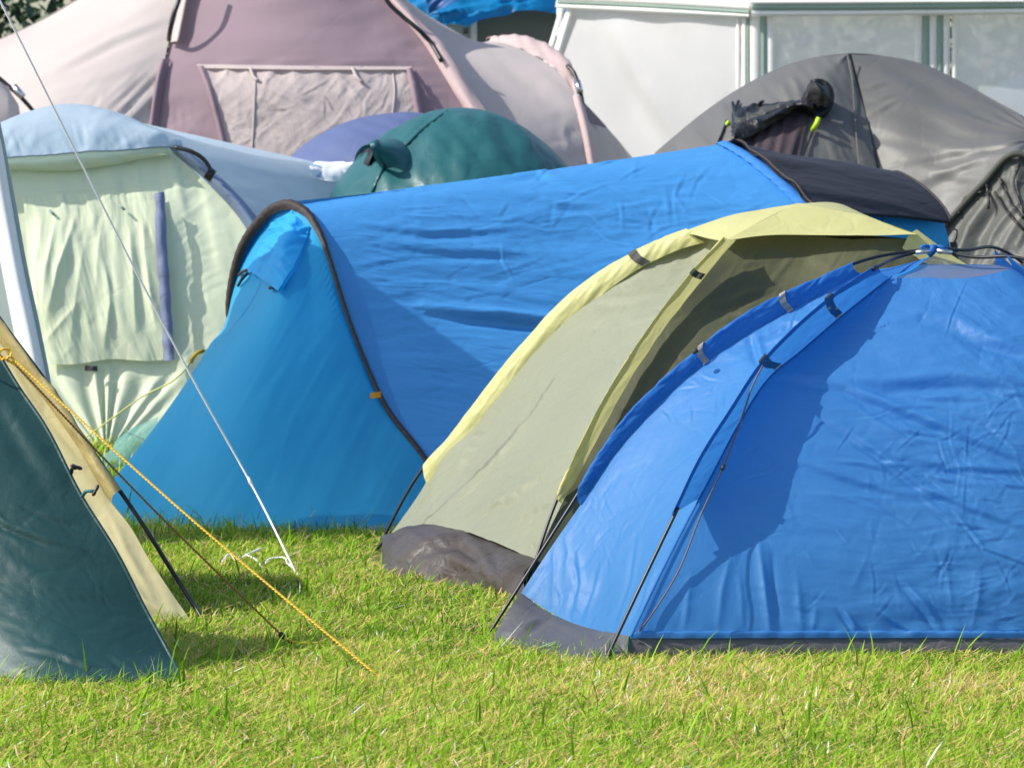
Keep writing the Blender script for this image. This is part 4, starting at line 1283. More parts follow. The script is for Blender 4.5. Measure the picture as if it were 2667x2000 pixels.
# ------------------------------------------------------------------ large pink tent
def build_pink():
    t = thing('family_tent', (-1, 26.5, 0), 'large pale pink and mauve tent with crumpled window cover, rising over the left background', 'tent')
    n = 120
    hl = np.array([U(500, -220, 27.0), U(478, -60, 26.8), U(462, 20, 26.7), U(444, 110, 26.55), U(420, 200, 26.4), U(405, 290, 26.3), U(394, 400, 26.2), U(388, 600, 26.1), U(390, 960, 26.0)])
    hr = np.array([U(900, -220, 27.0), U(950, -60, 26.75), U(1000, 0, 26.65), U(1060, 62, 26.55), U(1108, 118, 26.45), U(1150, 185, 26.35), U(1200, 270, 26.25), U(1245, 370, 26.15), U(1280, 600, 26.05), U(1290, 960, 26.0)])
    cm = np.array([U(700, -240, 26.9), U(740, 0, 26.5), U(770, 170, 26.25), U(790, 400, 26.05), U(800, 960, 25.9)])
    gq = loft([cr(c, n) for c in (hl, cm, hr)], 170)
    o, gd = sheet('front_wall', gq, M['mauve'], t, lambda u, v, x, y: (wr(x, y, -4, 240, 60, .008, 301, 2) + wr(x, y, -22, 110, 18, .010, 305, 2, True) * np.clip((y - 250) / 100, 0, 1) * np.clip((560 - x) / 80, 0, 1)
          + wr(x, y, -5, 160, 14, .008, 309, 2, True) * np.clip((x - 1000) / 100, 0, 1) * np.clip((y - 60) / 60, 0, 1) + fold(x, y, [(430, 166), (700, 166), (1140, 172)], 4, .010, True)) * np.clip(np.minimum(u, 1 - u) * 14, 0, 1))
    sf = Surf(gd)
    # left wall
    lb = np.array([U(300, -120, 28.2), U(60, 74, 27.8), U(-60, 130, 27.4), U(-180, 260, 27.0), U(-260, 500, 26.8), U(-280, 950, 26.6)])
    lm = np.array([U(420, -170, 27.4), U(250, 30, 27.0), U(200, 160, 26.6), U(160, 330, 26.3), U(140, 600, 26.1), U(130, 960, 26.0)])
    # silhouette runs (0,100)-(100,55)-(190,0)
    top = np.array([U(500, -215, 27.0), U(350, -95, 27.2), U(195, 0, 27.3), U(100, 56, 27.3), U(0, 101, 27.2), U(-120, 150, 27.0)])
    m1 = np.array([U(455, 30, 26.65), U(300, 90, 26.6), U(150, 150, 26.6), U(20, 190, 26.7), U(-130, 270, 26.8)])
    m2 = np.array([U(410, 260, 26.3), U(300, 280, 26.2), U(150, 300, 26.2), U(20, 330, 26.3), U(-130, 400, 26.5)])
    m3 = np.array([U(390, 940, 26.0), U(300, 960, 25.9), U(150, 960, 25.9), U(20, 960, 26.0), U(-130, 950, 26.3)])
    o, glw = sheet('left_wall', loft([cr(c, n) for c in (top, m1, m2, m3)], 130), M['pink'], t, lambda u, v, x, y: wr(x, y, -24, 300, 50, .008, 311, 2) + wr(x, y, -42, 150, 20, .014, 315, 2, True) * np.clip((y - 170) / 120, 0, 1) * np.clip((x - 180) / 200, 0, 1) + fold(x, y, [(130, 200), (300, 110), (430, 60)], 14, .012, True))
    tb = np.array([U(350, -90, 29.5), U(100, 70, 30), U(-120, 200, 30)])
    sheet('roof_back', loft([cr(top, 40), cr(np.array([U(450, -150, 29.8), U(200, 100, 30.2), U(-100, 300, 30)]), 40)], 10), M['pink'], t)
    # arch sleeve left
    hs = cr(hl, n)
    hp = hs + np.array([.0, -.02, 0])
    sheet('pole_sleeve', loft([hp + [-.03, .02, 0], hp + [-.012, -.05, .0], hp + [.03, .0, 0]], 8)[:, 42:], M['mauve'], t)
    fin = cr(hl[:4], 60)
    sheet('roof_tab', loft([fin + [.0, -.02, 0], fin + [.05, -.10, 0], fin + [.045, -.12, .0]], 8)[:, 18:], M['pink'], t)
    tube('pole', cr(np.array([U(472, -100, 26.5), U(466, 0, 26.42), U(452, 40, 26.4), U(443, 82, 26.42), U(440, 104, 26.5)]), 30), .014, M['pole'], t)
    # right sleeve
    h2 = cr(hr, n)
    wid = np.linspace(.05, .17, n)[:, None]
    e2 = h2 + wid * np.array([1, -.15, .12])
    sheet('pole_sleeve', loft([h2 + [0, -.004, 0], (h2 + e2) / 2 + [-.01, -.05, .01], e2], 14), M['rose'], t, lambda u, v, x, y: wr(x, y, 55, 120, 18, .008, 321, 2))
    tube('pole', cr(np.array([U(985, -50, 26.4), U(1012, 8, 26.4), U(1050, 45, 26.4), U(1090, 78, 26.38), U(1116, 104, 26.4), U(1150, 160, 26.3)]), 30), .013, M['pole'], t)
    # right wing
    r0 = cr(np.concatenate([[U(930, -230, 27.0)], e2[6::12]]), n)
    ra = np.array([U(1000, -60, 27.4), U(1040, 25, 27.2), U(1108, 66, 27.1), U(1150, 120, 26.8), U(1240, 240, 26.4), U(1320, 400, 26.2), U(1360, 960, 26)])
    rb = np.array([U(1200, 92, 27.5), U(1235, 110, 27.2), U(1290, 150, 26.95), U(1340, 220, 26.7), U(1400, 330, 26.45), U(1430, 480, 26.3), U(1450, 960, 26.1)])
    rc = np.array([U(1275, 110, 27.6), U(1340, 124, 27.3), U(1400, 150, 27.1), U(1455, 188, 26.9), U(1495, 250, 26.75), U(1520, 350, 26.6), U(1540, 470, 26.5), U(1550, 960, 26.4)])
    o, gw = sheet('right_wall', loft([cr(c, n) for c in (r0, ra, rb, rc)], 110), M['pink'], t, lambda u, v, x, y: wr(x, y, 40, 260, 60, .010, 325, 2) + wr(x, y, -20, 90, 20, .008, 327, 2, True) * np.clip((y - 260) / 100, 0, 1) * np.clip((x - 1400) / 80, 0, 1))
    # hood over the far end and end wall
    hd0 = cr(rc[:5], 60)
    hd1 = cr(np.array([U(1262, 103, 27.7), U(1300, 97, 27.7), U(1350, 96, 27.65), U(1410, 112, 27.5), U(1460, 146, 27.3), U(1484, 176, 27.1), U(1478, 196, 27.0)]), 60)
    sheet('end_hood', loft([hd0, (hd0 + hd1) / 2 + [.02, -.05, .02], hd1], 14), M['rose'], t, lambda u, v, x, y: wr(x, y, 60, 60, 16, .010, 331, 2))
    s2 = cr(rc[4:], 80)
    sheet('pole_sleeve', loft([s2 + [-.01, -.02, 0], s2 + [.02, -.035, 0], s2 + [.045, .0, 0]], 10), M['rose'], t)
    pl = tube('pole', cr(np.array([U(1478, 172, 26.9), U(1494, 190, 26.85), U(1506, 222, 26.8), U(1514, 250, 26.75), U(1519, 288, 26.7)]), 24), .013, M['pole'], t)
    tube('pole_ferrule', np.array([U(1503, 212, 26.78), U(1511, 242, 26.74)]), .02, M['alloy'], pl)
    ex = np.array([U(1500, 240, 27.0), U(1525, 268, 27.2), U(1570, 320, 27.6), U(1650, 415, 28.0), U(1760, 560, 28.3), U(1860, 920, 28.5)])
    q2 = cr(rc[4:], 70) + [.03, .02, 0]
    sheet('end_wall', loft([q2, cr(ex, 70)], 30), M['pink'], t, lambda u, v, x, y: wr(x, y, 40, 160, 40, .01, 335, 2))
    tr = np.array([U(1512, 276, 26.9), U(1560, 326, 27.1), U(1578, 338, 27.3)])
    sheet('end_flap', loft([cr(np.array([U(1512, 262, 26.85), U(1540, 288, 27.0), U(1580, 330, 27.2)]), 20), cr(np.array([U(1526, 318, 26.85), U(1550, 326, 27.0), U(1580, 334, 27.2)]), 20)], 8), M['mauve'], t)
    # window cover
    rows = []
    for ln_, off in (([(516, 172), (700, 176), (900, 177), (1066, 178)], .03), ([(536, 230), (720, 232), (900, 232), (1076, 232)], .06), ([(560, 310), (740, 312), (920, 312), (1090, 312)], .06), ([(585, 420), (760, 430), (940, 430), (1106, 420)], .04)):
        rows.append(sf.line(ln_, 180, off))
    o, gcur = sheet('window_cover', loft(rows, 120), M['curtain'], t, lambda u, v, x, y: wr(x, y, 35, 130, 40, .0032, 341, 3, True) + wr(x, y, -50, 120, 40, .003, 345, 3, True) + creases(x, y, 50, (540, 180, 1090, 400), 80, 5, .0025, 347) + .008 * np.exp(-u * 8) * np.sin(v * 60))
    sc = Surf(gcur)
    for a, b in (([(514, 172), (536, 230), (558, 310), (584, 420)], [(530, 172), (552, 230), (575, 310), (602, 420)]), ([(1058, 178), (1068, 232), (1080, 300), (1090, 420)], [(1074, 178), (1088, 232), (1102, 300), (1112, 420)])):
        ca, cb = sc.line(a, 40, .02), sc.line(b, 40, .02)
        sheet('window_border', loft([ca, (ca + cb) / 2 + [0, -.02, 0], cb], 6), M['mauve'], t)
    for pts in ([(652, 178), (664, 205), (672, 210)], [(918, 178), (932, 205), (942, 214)]):
        tube('window_tie', sc.line(pts, 12, .02), .010, M['pink'], t, 6)
    for pts in ([(665, 210), (662, 290), (656, 400)], [(1022, 182), (1028, 240), (1022, 300)]):
        tube('seam_tape', sc.line(pts, 24, .004), .006, M['curtain'], t, 6)
    sheet('window_hem', loft([sf.line([(512, 168), (800, 172), (1072, 174)], 60, .03), sf.line([(516, 178), (800, 182), (1068, 182)], 60, .06)], 4), M['curtain'], t)
    # left end of the tent
    pc = tube('pole', cr(np.array([U(-60, 170, 25.9), U(0, 206, 25.9), U(30, 232, 25.88), U(62, 262, 25.86), U(100, 305, 25.9)]), 24), .012, M['pole'], t)
    tube('pole_ferrule', np.array([U(36, 226, 25.86), U(60, 253, 25.84)]), .021, M['alloy'], pc)
    sheet('left_end', loft([cr(np.array([U(-120, 190, 25.8), U(-140, 400, 25.7), U(-150, 940, 25.6)]), 40), cr(np.array([U(0, 214, 25.8), U(24, 260, 25.75), U(10, 400, 25.7), U(0, 940, 25.6)]), 40), cr(np.array([U(26, 245, 25.95), U(50, 320, 25.95), U(50, 940, 25.9)]), 40)], 30), M['pink'], t, lambda u, v, x, y: wr(x, y, 88, 200, 16, .012, 351, 2))


# ------------------------------------------------------------------ small violet and teal domes
def dome(name, label, sil, d, depth, mat, seed, base=950, amp=.008, lab_cat='tent', seg=90, ang=20):
    """dome whose outline facing the camera is sil; it bulges towards the camera and behind"""
    t = thing('dome_tent', (float(U(np.mean([p[0] for p in sil]), 900, d)[0]), d, 0), label, 'tent', 'dome tents on the grass')
    s = cr(np.array([U(x, y, d) for x, y in sil]), 120)
    k = int(np.argmax(s[:, 2]))
    ap = s[k]
    grids = []
    for sgn, nm in ((-1, 'fly_front'), (1, 'fly_back')):
        rows = []
        for q in np.linspace(0, 1, 14):          # squash the outline down towards the base, moving outwards
            a = q * math.pi / 2
            r = s.copy()
            z0 = s[:, 2]
            r[:, 2] = z0 * math.cos(a * .98)**.8
            r[:, 1] = d + sgn * depth * math.sin(a) * (.35 + .65 * (z0 / z0.max()))
            rows.append(r)
        o, gg = sheet(nm, loft(rows, seg), mat, t, (lambda u, v, x, y: (wr(x, y, ang, 200, 40, amp, seed, 3) + wr(x, y, ang + 50, 120, 30, amp * .6, seed + 4, 2, True)) * np.clip(u * 8, 0, 1)) if sgn < 0 else None)
        grids.append(gg)
    return t, grids[0]


def build_small():
    dome('dome_tent', 'small violet blue dome tent half hidden behind the teal dome tent', [(700, 940), (715, 600), (735, 440), (770, 395), (830, 352), (910, 315), (1000, 297), (1090, 294), (1180, 320), (1260, 400), (1300, 600), (1310, 940)], 24.6, .9, M['violet'], 361, amp=.006, ang=-25)
    sil = [(800, 1080), (822, 700), (846, 545), (880, 478), (925, 418), (985, 362), (1050, 322), (1120, 291), (1200, 281), (1275, 291), (1345, 320), (1410, 365), (1465, 415), (1510, 470), (1560, 620), (1590, 1080)]
    t, g = dome('dome_tent', 'teal dome tent with a small vent hood, rising behind the long blue tunnel tent', sil, 22.6, 1.0, M['teal'], 371, amp=.014, ang=55)
    sf = Surf(g)
    sm = sf.line([(1166, 288), (1110, 330), (1050, 388), (1000, 440), (975, 490), (955, 560), (940, 640)], 60, .014)
    sm2 = sf.line([(1158, 284), (1102, 325), (1042, 383), (992, 436), (967, 488), (947, 560), (932, 640)], 60, .014)
    sheet('seam', loft([sm + [0, .02, 0], sm, sm2, sm2 + [0, .02, 0]], 6), M['teal'], t)
    # vent hood: an arch standing off the fly, dark mouth to the left
    a = sf.at(922, 424, .0)
    b = sf.at(1000, 440, .0)
    arch = cr(np.array([a, U(928, 400, a[1] - .06), U(945, 381, a[1] - .12), U(962, 376, a[1] - .16), U(975, 392, b[1] - .14), U(985, 418, b[1] - .08), b]), 40)
    back = cr(np.array([sf.at(952, 394, 0), sf.at(990, 366, 0), sf.at(1034, 364, 0), sf.at(1064, 388, 0), sf.at(1070, 422, 0), sf.at(1050, 446, 0)]), 40)
    hood, _ = sheet('vent_hood', loft([arch, (arch + back) / 2 + [0, -.03, .01], back], 14), M['teal'], t)
    sheet('hood_edge', loft([arch + [-.014, -.01, .004], arch + [.014, -.02, .01], arch + [.02, .0, -.01]], 5)[:, 12:], M['teal'], hood)
    mouth = cr(np.array([a + [0, -.01, 0], (a + b) / 2 + [-.03, -.012, .0], b]), 40)
    sheet('vent_mouth', loft([arch * .85 + ((a + b) / 2) * .15 + [.01, .01, 0], mouth], 6)[:, :26], M['black'], hood)


# ------------------------------------------------------------------ grey tent, right background
def build_grey():
    t = thing('dome_tent', (2.2, 24, 0), 'grey dome tent with black crumpled vent flap, behind the charcoal canopy on the right', 'tent', 'dome tents on the grass')
    n = 150
    sil = np.array([U(1600, 1000, 23.6), U(1640, 600, 23.7), U(1690, 418, 23.8), U(1760, 352, 23.9), U(1850, 280, 24), U(1950, 216, 24.05), U(2060, 166, 24.1), U(2140, 147, 24.1), U(2210, 140, 24.1)])
    # front face between left silhouette and centre ridge
    r1 = np.array([U(2212, 140, 24.1), U(2222, 190, 23.95), U(2240, 250, 23.8), U(2262, 330, 23.6), U(2282, 430, 23.45), U(2310, 600, 23.3), U(2340, 1045, 23.1)])
    top = cr(sil[::-1], n)
    fm1 = np.array([U(2205, 143, 24.05), U(2120, 220, 23.75), U(2040, 300, 23.55), U(1960, 400, 23.35), U(1900, 600, 23.2), U(1880, 1050, 23.0)])
    fm2 = np.array([U(2208, 142, 24.08), U(2180, 230, 23.75), U(2160, 310, 23.55), U(2140, 420, 23.35), U(2120, 600, 23.2), U(2110, 1050, 23.0)])
    gq = loft([top, cr(fm1, n), cr(fm2, n), cr(r1, n)], 150)
    o, gd = sheet('fly_front', gq, M['grey'], t, lambda u, v, x, y: (wr(x, y, 55, 200, 40, .008, 401, 3) + fold(x, y, [(2060, 200), (2075, 225), (2085, 255)], 9, .012) + fold(x, y, [(2035, 220), (2050, 250), (2062, 270)], 8, .010)
          + wr(x, y, 78, 160, 18, .004, 405, 2) * np.clip((y - 300) / 80, 0, 1) * np.clip((x - 2080) / 60, 0, 1)) * np.clip(np.minimum(u, 1 - u) * 10, 0, 1))
    sf = Surf(gd)
    tube('seam', cr(np.array([U(2206, 142, 24.0), U(2218, 200, 23.9), U(2224, 270, 23.7), U(2230, 350, 23.5), U(2238, 440, 23.3)]) + [0, -.01, 0], 40), .004, M['grey'], t, 6)
    # right face sweeping to a peg
    r2 = np.array([U(2215, 139, 24.12), U(2300, 146, 24.15), U(2400, 166, 24.15), U(2500, 212, 24.0), U(2590, 262, 23.8), U(2680, 312, 23.6), U(2820, 420, 23.3)])
    rm = np.array([U(2226, 175, 24.0), U(2330, 220, 23.85), U(2440, 270, 23.7), U(2560, 320, 23.5), U(2680, 364, 23.3), U(2790, 430, 23.15)])
    rn = np.array([U(2262, 330, 23.62), U(2340, 360, 23.5), U(2450, 380, 23.4), U(2560, 385, 23.25), U(2660, 388, 23.1), U(2760, 440, 23.0)])
    rl = np.array([U(2300, 560, 23.32), U(2360, 580, 23.25), U(2420, 570, 23.2), U(2500, 530, 23.1), U(2580, 455, 23.05), U(2668, 372, 23.0)])
    rl = np.array([U(2310, 640, 23.3), U(2390, 640, 23.2), U(2470, 574, 23.15), U(2560, 478, 23.08), U(2640, 402, 23.02), U(2740, 330 + 110, 22.98)])
    gr2 = loft([cr(r2, n), cr(rm, n), cr(rn, n), cr(rl, n)], 130)
    def rf(u, v, x, y):
        a = np.degrees(np.arctan2(y - 360, 2720 - x))
        d = .007 * np.sin(a / 2.6 + 2 * vnoise(a / 9, v * 3, 6)) * np.clip((x - 2300) / 150, 0, 1) * np.clip((2720 - x) / 60, 0, 1)
        for q in ([(2250, 230), (2275, 228), (2310, 222)], [(2255, 265), (2290, 262), (2330, 252)], [(2262, 300), (2300, 285), (2335, 268)]):
            d = d + fold(x, y, q, 7, .007, True)
        return (d + wr(x, y, 12, 240, 50, .007, 411, 2)) * np.clip(np.minimum(u, 1 - u) * 10, 0, 1)
    sheet('fly_side', gr2, M['grey'], t, rf)
    # dark lower panel to the right, with shiny film
    le = cr(rl[1:], 80)
    bt = cr(np.array([U(2400, 1040, 22.8), U(2520, 1050, 22.6), U(2640, 1055, 22.5), U(2760, 1050, 22.5), U(2860, 1040, 22.6)]), 80)
    o, gp = sheet('porch_panel', loft([le + [0, .02, 0], (le + bt) / 2 + [0, -.05, 0], bt], 110), M['grey_lt'], t, lambda u, v, x, y: wr(x, y, -62, 190, 44, .014, 415, 3, True) + fold(x, y, [(2480, 740), (2540, 600), (2600, 500)], 20, .03, True))
    tube('panel_edge', cr(np.concatenate([[U(2380, 660, 23.1)], rl[2:]]) + [0, -.03, 0], 60), .018, M['strap_dk'], t, 6)
    sp = Surf(gp)
    for pts in ([(2570, 480), (2575, 530), (2574, 545)], [(2655, 430), (2640, 470), (2652, 520), (2667, 556)], [(2590, 500), (2630, 560), (2667, 600)], [(2600, 460), (2640, 540), (2667, 570)], [(2560, 500), (2520, 510), (2495, 560)]):
        tube('panel_cord', sp.line(pts, 16, .03), .007, M['black'], t, 6)
    # back and underside closure
    bk = np.array([U(1720, 960, 26), U(1820, 500, 26), U(2100, 330, 26), U(2400, 330, 26), U(2700, 500, 25.6)])
    sheet('fly_back', loft([cr(np.concatenate([sil, r2[1:]]), 80), cr(bk, 80)], 16), M['grey'], t)
    sheet('fly_back', loft([cr(bk, 80), cr(bk, 80) * [1, 1, 0] + [0, .6, 0]], 6), M['grey'], t)
    # black vent flap, plum netting behind it
    net = np.stack([sf.line(q, 40, .02) for q in ([(1930, 365), (2000, 330), (2060, 300), (2110, 296)], [(1930, 400), (2000, 390), (2060, 380), (2090, 370)], [(1930, 440), (2000, 440), (2050, 440), (2075, 440)])])
    sheet('vent_netting', loft(list(net), 24), M['plum'], t, lambda u, v, x, y: .005 * np.sin(v * 30 + 2 * u))
    lo = sf.line([(1905, 372), (1930, 366), (1980, 342), (2030, 312), (2085, 288), (2120, 300)], 80, .03)
    hi = sf.line([(1908, 352), (1912, 330), (1960, 305), (2010, 285), (2070, 262), (2112, 268)], 80, .03)
    up = sf.line([(1906, 300), (1925, 288), (1965, 276), (2010, 270), (2070, 265), (2108, 262)], 80, .015)
    sheet('vent_flap', loft([up, hi + [0, -.05, 0], (hi + lo) / 2 + [0, -.12, 0], lo + [0, -.05, 0], lo + [0, 0, .02]], 50), M['black'], t,
          lambda u, v, x, y: wr(x, y, -30, 70, 26, .012, 421, 2, True) * np.clip((1.02 - u) * 2, 0, 1))
    up2 = sf.line([(1910, 300), (1950, 282), (2010, 278), (2075, 268)], 50, .05)
    dn2 = sf.line([(1915, 345), (1950, 330), (2000, 300), (2070, 275)], 50, .07)
    sheet('vent_flap_fold', loft([up2, (up2 + dn2) / 2 + [0, -.04, 0], dn2], 24), M['grey_lt2'], t, lambda u, v, x, y: wr(x, y, -25, 70, 24, .012, 431, 2, True))
    # bunched end of the flap
    c = sf.at(2128, 262, .05)
    V = []
    gb = np.zeros((40, 40, 3))
    for i, th in enumerate(np.linspace(0, math.pi, 40)):
        for j, ph in enumerate(np.linspace(0, 2 * math.pi, 40)):
            r = .080 * (1 + .2 * math.sin(3 * ph + 2 * th) + .10 * math.sin(7 * ph + th * 3))
            gb[i, j] = c + np.array([r * .92 * math.sin(th) * math.cos(ph), .75 * r * math.sin(th) * math.sin(ph), r * 1.12 * math.cos(th)])
    bn, _ = sheet('flap_bundle', gb, M['black'], t)
    tipc = np.array([U(2104, 268, c[1] - .06), U(2104, 235, c[1] - .09), U(2112, 208, c[1] - .08)])
    t2 = np.array([U(2135, 275, c[1] - .10), U(2140, 240, c[1] - .11), U(2113, 208, c[1] - .08)])
    t3 = np.array([U(2162, 285, c[1] - .04), U(2160, 240, c[1] - .06), U(2114, 209, c[1] - .08)])
    sheet('bundle_tip', loft([cr(tipc, 20), cr(t2, 20) + [0, -.03, 0], cr(t3, 20)], 12), M['black'], bn)
    t4 = cr(np.array([U(2085, 290, c[1] - .05), U(2125, 310, c[1] - .08), U(2168, 276, c[1] - .03)]), 20)
    sheet('bundle_tip', loft([t4 + [0, 0, .05], t4 + [0, -.03, 0]], 6), M['black'], bn)
    tube('zip_pull', np.array([U(2132, 308, c[1] - .16), U(2127, 322, c[1] - .17), U(2116, 340, c[1] - .14)]), .012, M['lime'], t)
    tube('zip', sf.line([(2120, 335), (2108, 365), (2094, 400), (2080, 440)], 20, .02), .006, M['black'], t, 6)
    tube('zip', sf.line([(1893, 315), (1880, 350), (1864, 385), (1845, 430)], 20, .02), .007, M['black'], t, 6)
    tube('zip_pull', sf.line([(1897, 318), (1893, 324)], 4, .03), .009, M['lime'], t)
    for q in ([(1908, 268), (1912, 285), (1914, 300)], [(1924, 264), (1917, 280), (1914, 298)], [(1975, 273), (1985, 266), (1990, 264)]):
        tube('flap_tie', sf.line(q, 8, .05), .009, M['black'], t, 6)


# ------------------------------------------------------------------ gazebo
def build_gazebo():
    t = thing('gazebo', (1.8, 29.5, 0), 'white framed gazebo with grey translucent mesh walls at the top right', 'gazebo')
    K = U(1958, 34, 28.5)
    Lc = U(1462, -2, 28.2)
    Rc = U(2900, 26, 28.4)
    def corner(top, bx):
        return np.array([top, U(bx, 950, top[1])])
    def wall(name, x0t, x1t, x0b, x1b, yt0, yt1, d0, d1, mat, fn=None, seg=60):
        a = np.array([U(x0t, yt0, d0), U(x0b, 900, d0 - .05)])
        b = np.array([U(x1t, yt1, d1), U(x1b, 900, d1 - .05)])
        a[1][2] = b[1][2] = 0.0
        return sheet(name, loft([cr(a, 60), cr(b, 60)], seg), mat, t, fn)
    D = lambda x: 28.5 + 1.3 * abs(x - 1958) / 500 if x < 1958 else 28.5 - .1 * (x - 1958) / 900
    wall('mesh_wall', 1478, 1940, 1190, 1930, 10, 30, D(1478), D(1940), M['gaz'], lambda u, v, x, y: wr(x, y, 60, 400, 120, .02, 501, 2) + fold(x, y, [(1560, 60), (1690, 280), (1790, 420)], 60, .05, True))
    wall('mesh_wall', 2010, 2386, 2010, 2386, 30, 30, D(2010), D(2386), M['gaz_net'], lambda u, v, x, y: wr(x, y, -38, 300, 50, .008, 505, 2) + fold(x, y, [(2030, 150), (2150, 90), (2260, 45)], 16, .04) + fold(x, y, [(2110, 150), (2220, 100), (2330, 50)], 14, .04) + fold(x, y, [(2200, 160), (2290, 110), (2370, 80)], 18, .04))
    wall('mesh_wall', 2490, 2900, 2490, 2900, 30, 26, D(2490), D(2900), M['gaz_net'], lambda u, v, x, y: wr(x, y, 30, 260, 60, .01, 509, 2))
    def strip(x0, x1, mat, label, b0=None, b1=None, y0=26, proud=.0):
        b0 = x0 if b0 is None else b0
        b1 = x1 if b1 is None else b1
        a = np.array([U(x0, y0, D(x0) - .03 - proud), U(b0, 900, D(x0) - .08 - proud)])
        c = np.array([U(x1, y0, D(x1) - .03 - proud), U(b1, 900, D(x1) - .08 - proud)])
        a[1][2] = c[1][2] = 0
        A_, C_ = cr(a, 40), cr(c, 40)
        o, _ = sheet('wall_trim', loft([A_ + [0, .03, 0], A_, (A_ + C_) / 2 + [0, -.012, 0], C_, C_ + [0, .03, 0]], 9), mat, t)
        o['label'] = label
    strip(1466, 1478, M['gaz_w'], 'white sloping frame edge', 1196, 1208, -4)
    strip(1484, 1500, M['gaz_w'], 'white sloping frame edge', 1214, 1230, -4)
    for x0, x1, m_, l_ in ((1918, 1926, 'gaz_w', 'white upright trim'), (1932, 1943, 'gaz_w', 'white upright trim'), (1946, 1952, 'gaz_g', 'sage green upright trim'), (1954, 1980, 'gaz_w', 'white upright trim'), (1981, 1997, 'gaz_g', 'sage green upright trim'), (1998, 2020, 'gaz_w', 'white upright trim'),
                           (2384, 2402, 'gaz_w', 'white upright trim'), (2403, 2420, 'gaz_g', 'sage green upright trim'), (2421, 2440, 'gaz_w', 'white upright trim'), (2441, 2456, 'gaz_g', 'sage green upright trim'), (2457, 2474, 'gaz_w', 'white upright trim'), (2480, 2494, 'gaz_w', 'white upright trim')):
        strip(x0, x1, M[m_], l_)
    # valance along the eaves
    def band(pts, y0s, y1s, mat, label, proud):
        a = cr(np.array([U(x, y, D(x) - proud) for x, y in zip(pts, y0s)]), 60)
        b = cr(np.array([U(x, y, D(x) - proud - .01) for x, y in zip(pts, y1s)]), 60)
        o, _ = sheet('valance', loft([a + [0, .02, 0], a, (a + b) / 2 + [0, -.02, 0], b, b + [0, .03, 0]], 8), mat, t)
        o['label'] = label
    band((1452, 1700, 1950), (-26, -14, 6), (2, 12, 26), M['gaz_w'], 'white eaves band', .12)
    band((1958, 2300, 2900), (3, 2, 0), (12, 10, 6), M['gaz_w'], 'white eaves band', .14)
    band((1958, 2300, 2900), (12, 10, 6), (27, 26, 18), M['gaz_g'], 'sage green eaves stripe', .13)
    band((1958, 2300, 2900), (27, 26, 18), (43, 41, 34), M['gaz_w'], 'white eaves band', .12)
    band((1452, 1700, 1950), (2, 12, 26), (10, 22, 38), M['gaz_g'], 'sage green eaves stripe', .11)
    band((1452, 1700, 1950), (10, 20, 36), (22, 34, 46), M['gaz_w'], 'white eaves band', .10)
    # roof and far walls
    ax = np.array([2.0, 30.2, 3.0])
    e = [U(1452, -26, D(1452) - .12), K + [0, -.14, .06], Rc + [0, -.1, .06], np.array([3.9, 32, 2.2]), np.array([.3, 32, 2.2])]
    for i in range(5):
        a, b = e[i], e[(i + 1) % 5]
        sheet('roof_panel', loft([cr(np.array([a, b]), 16), cr(np.array([ax + (a - ax) * .02, ax + (b - ax) * .02]), 16)], 16), M['gaz_w2'], t)
    FOOT.append([(0, 28.0), (2, 28.2), (4.2, 28.2), (4, 32), (.2, 32)])
    for x, y in ((.33, 31.9), (2.1, 31.9), (3.8, 31.9), (3.75, 28.5)):
        tube('post', np.array([(x, y, 0), (x, y, 2.2)], float), .02, M['gaz_w'], t)
    dome('dome_tent', 'pale violet dome tent seen through the gazebo netting at the right edge', [(2440, 850), (2480, 420), (2530, 300), (2590, 230), (2667, 190), (2760, 172), (2860, 190), (2950, 260), (3010, 420), (3050, 850)], 33.5, .8, M['violet'], 521)


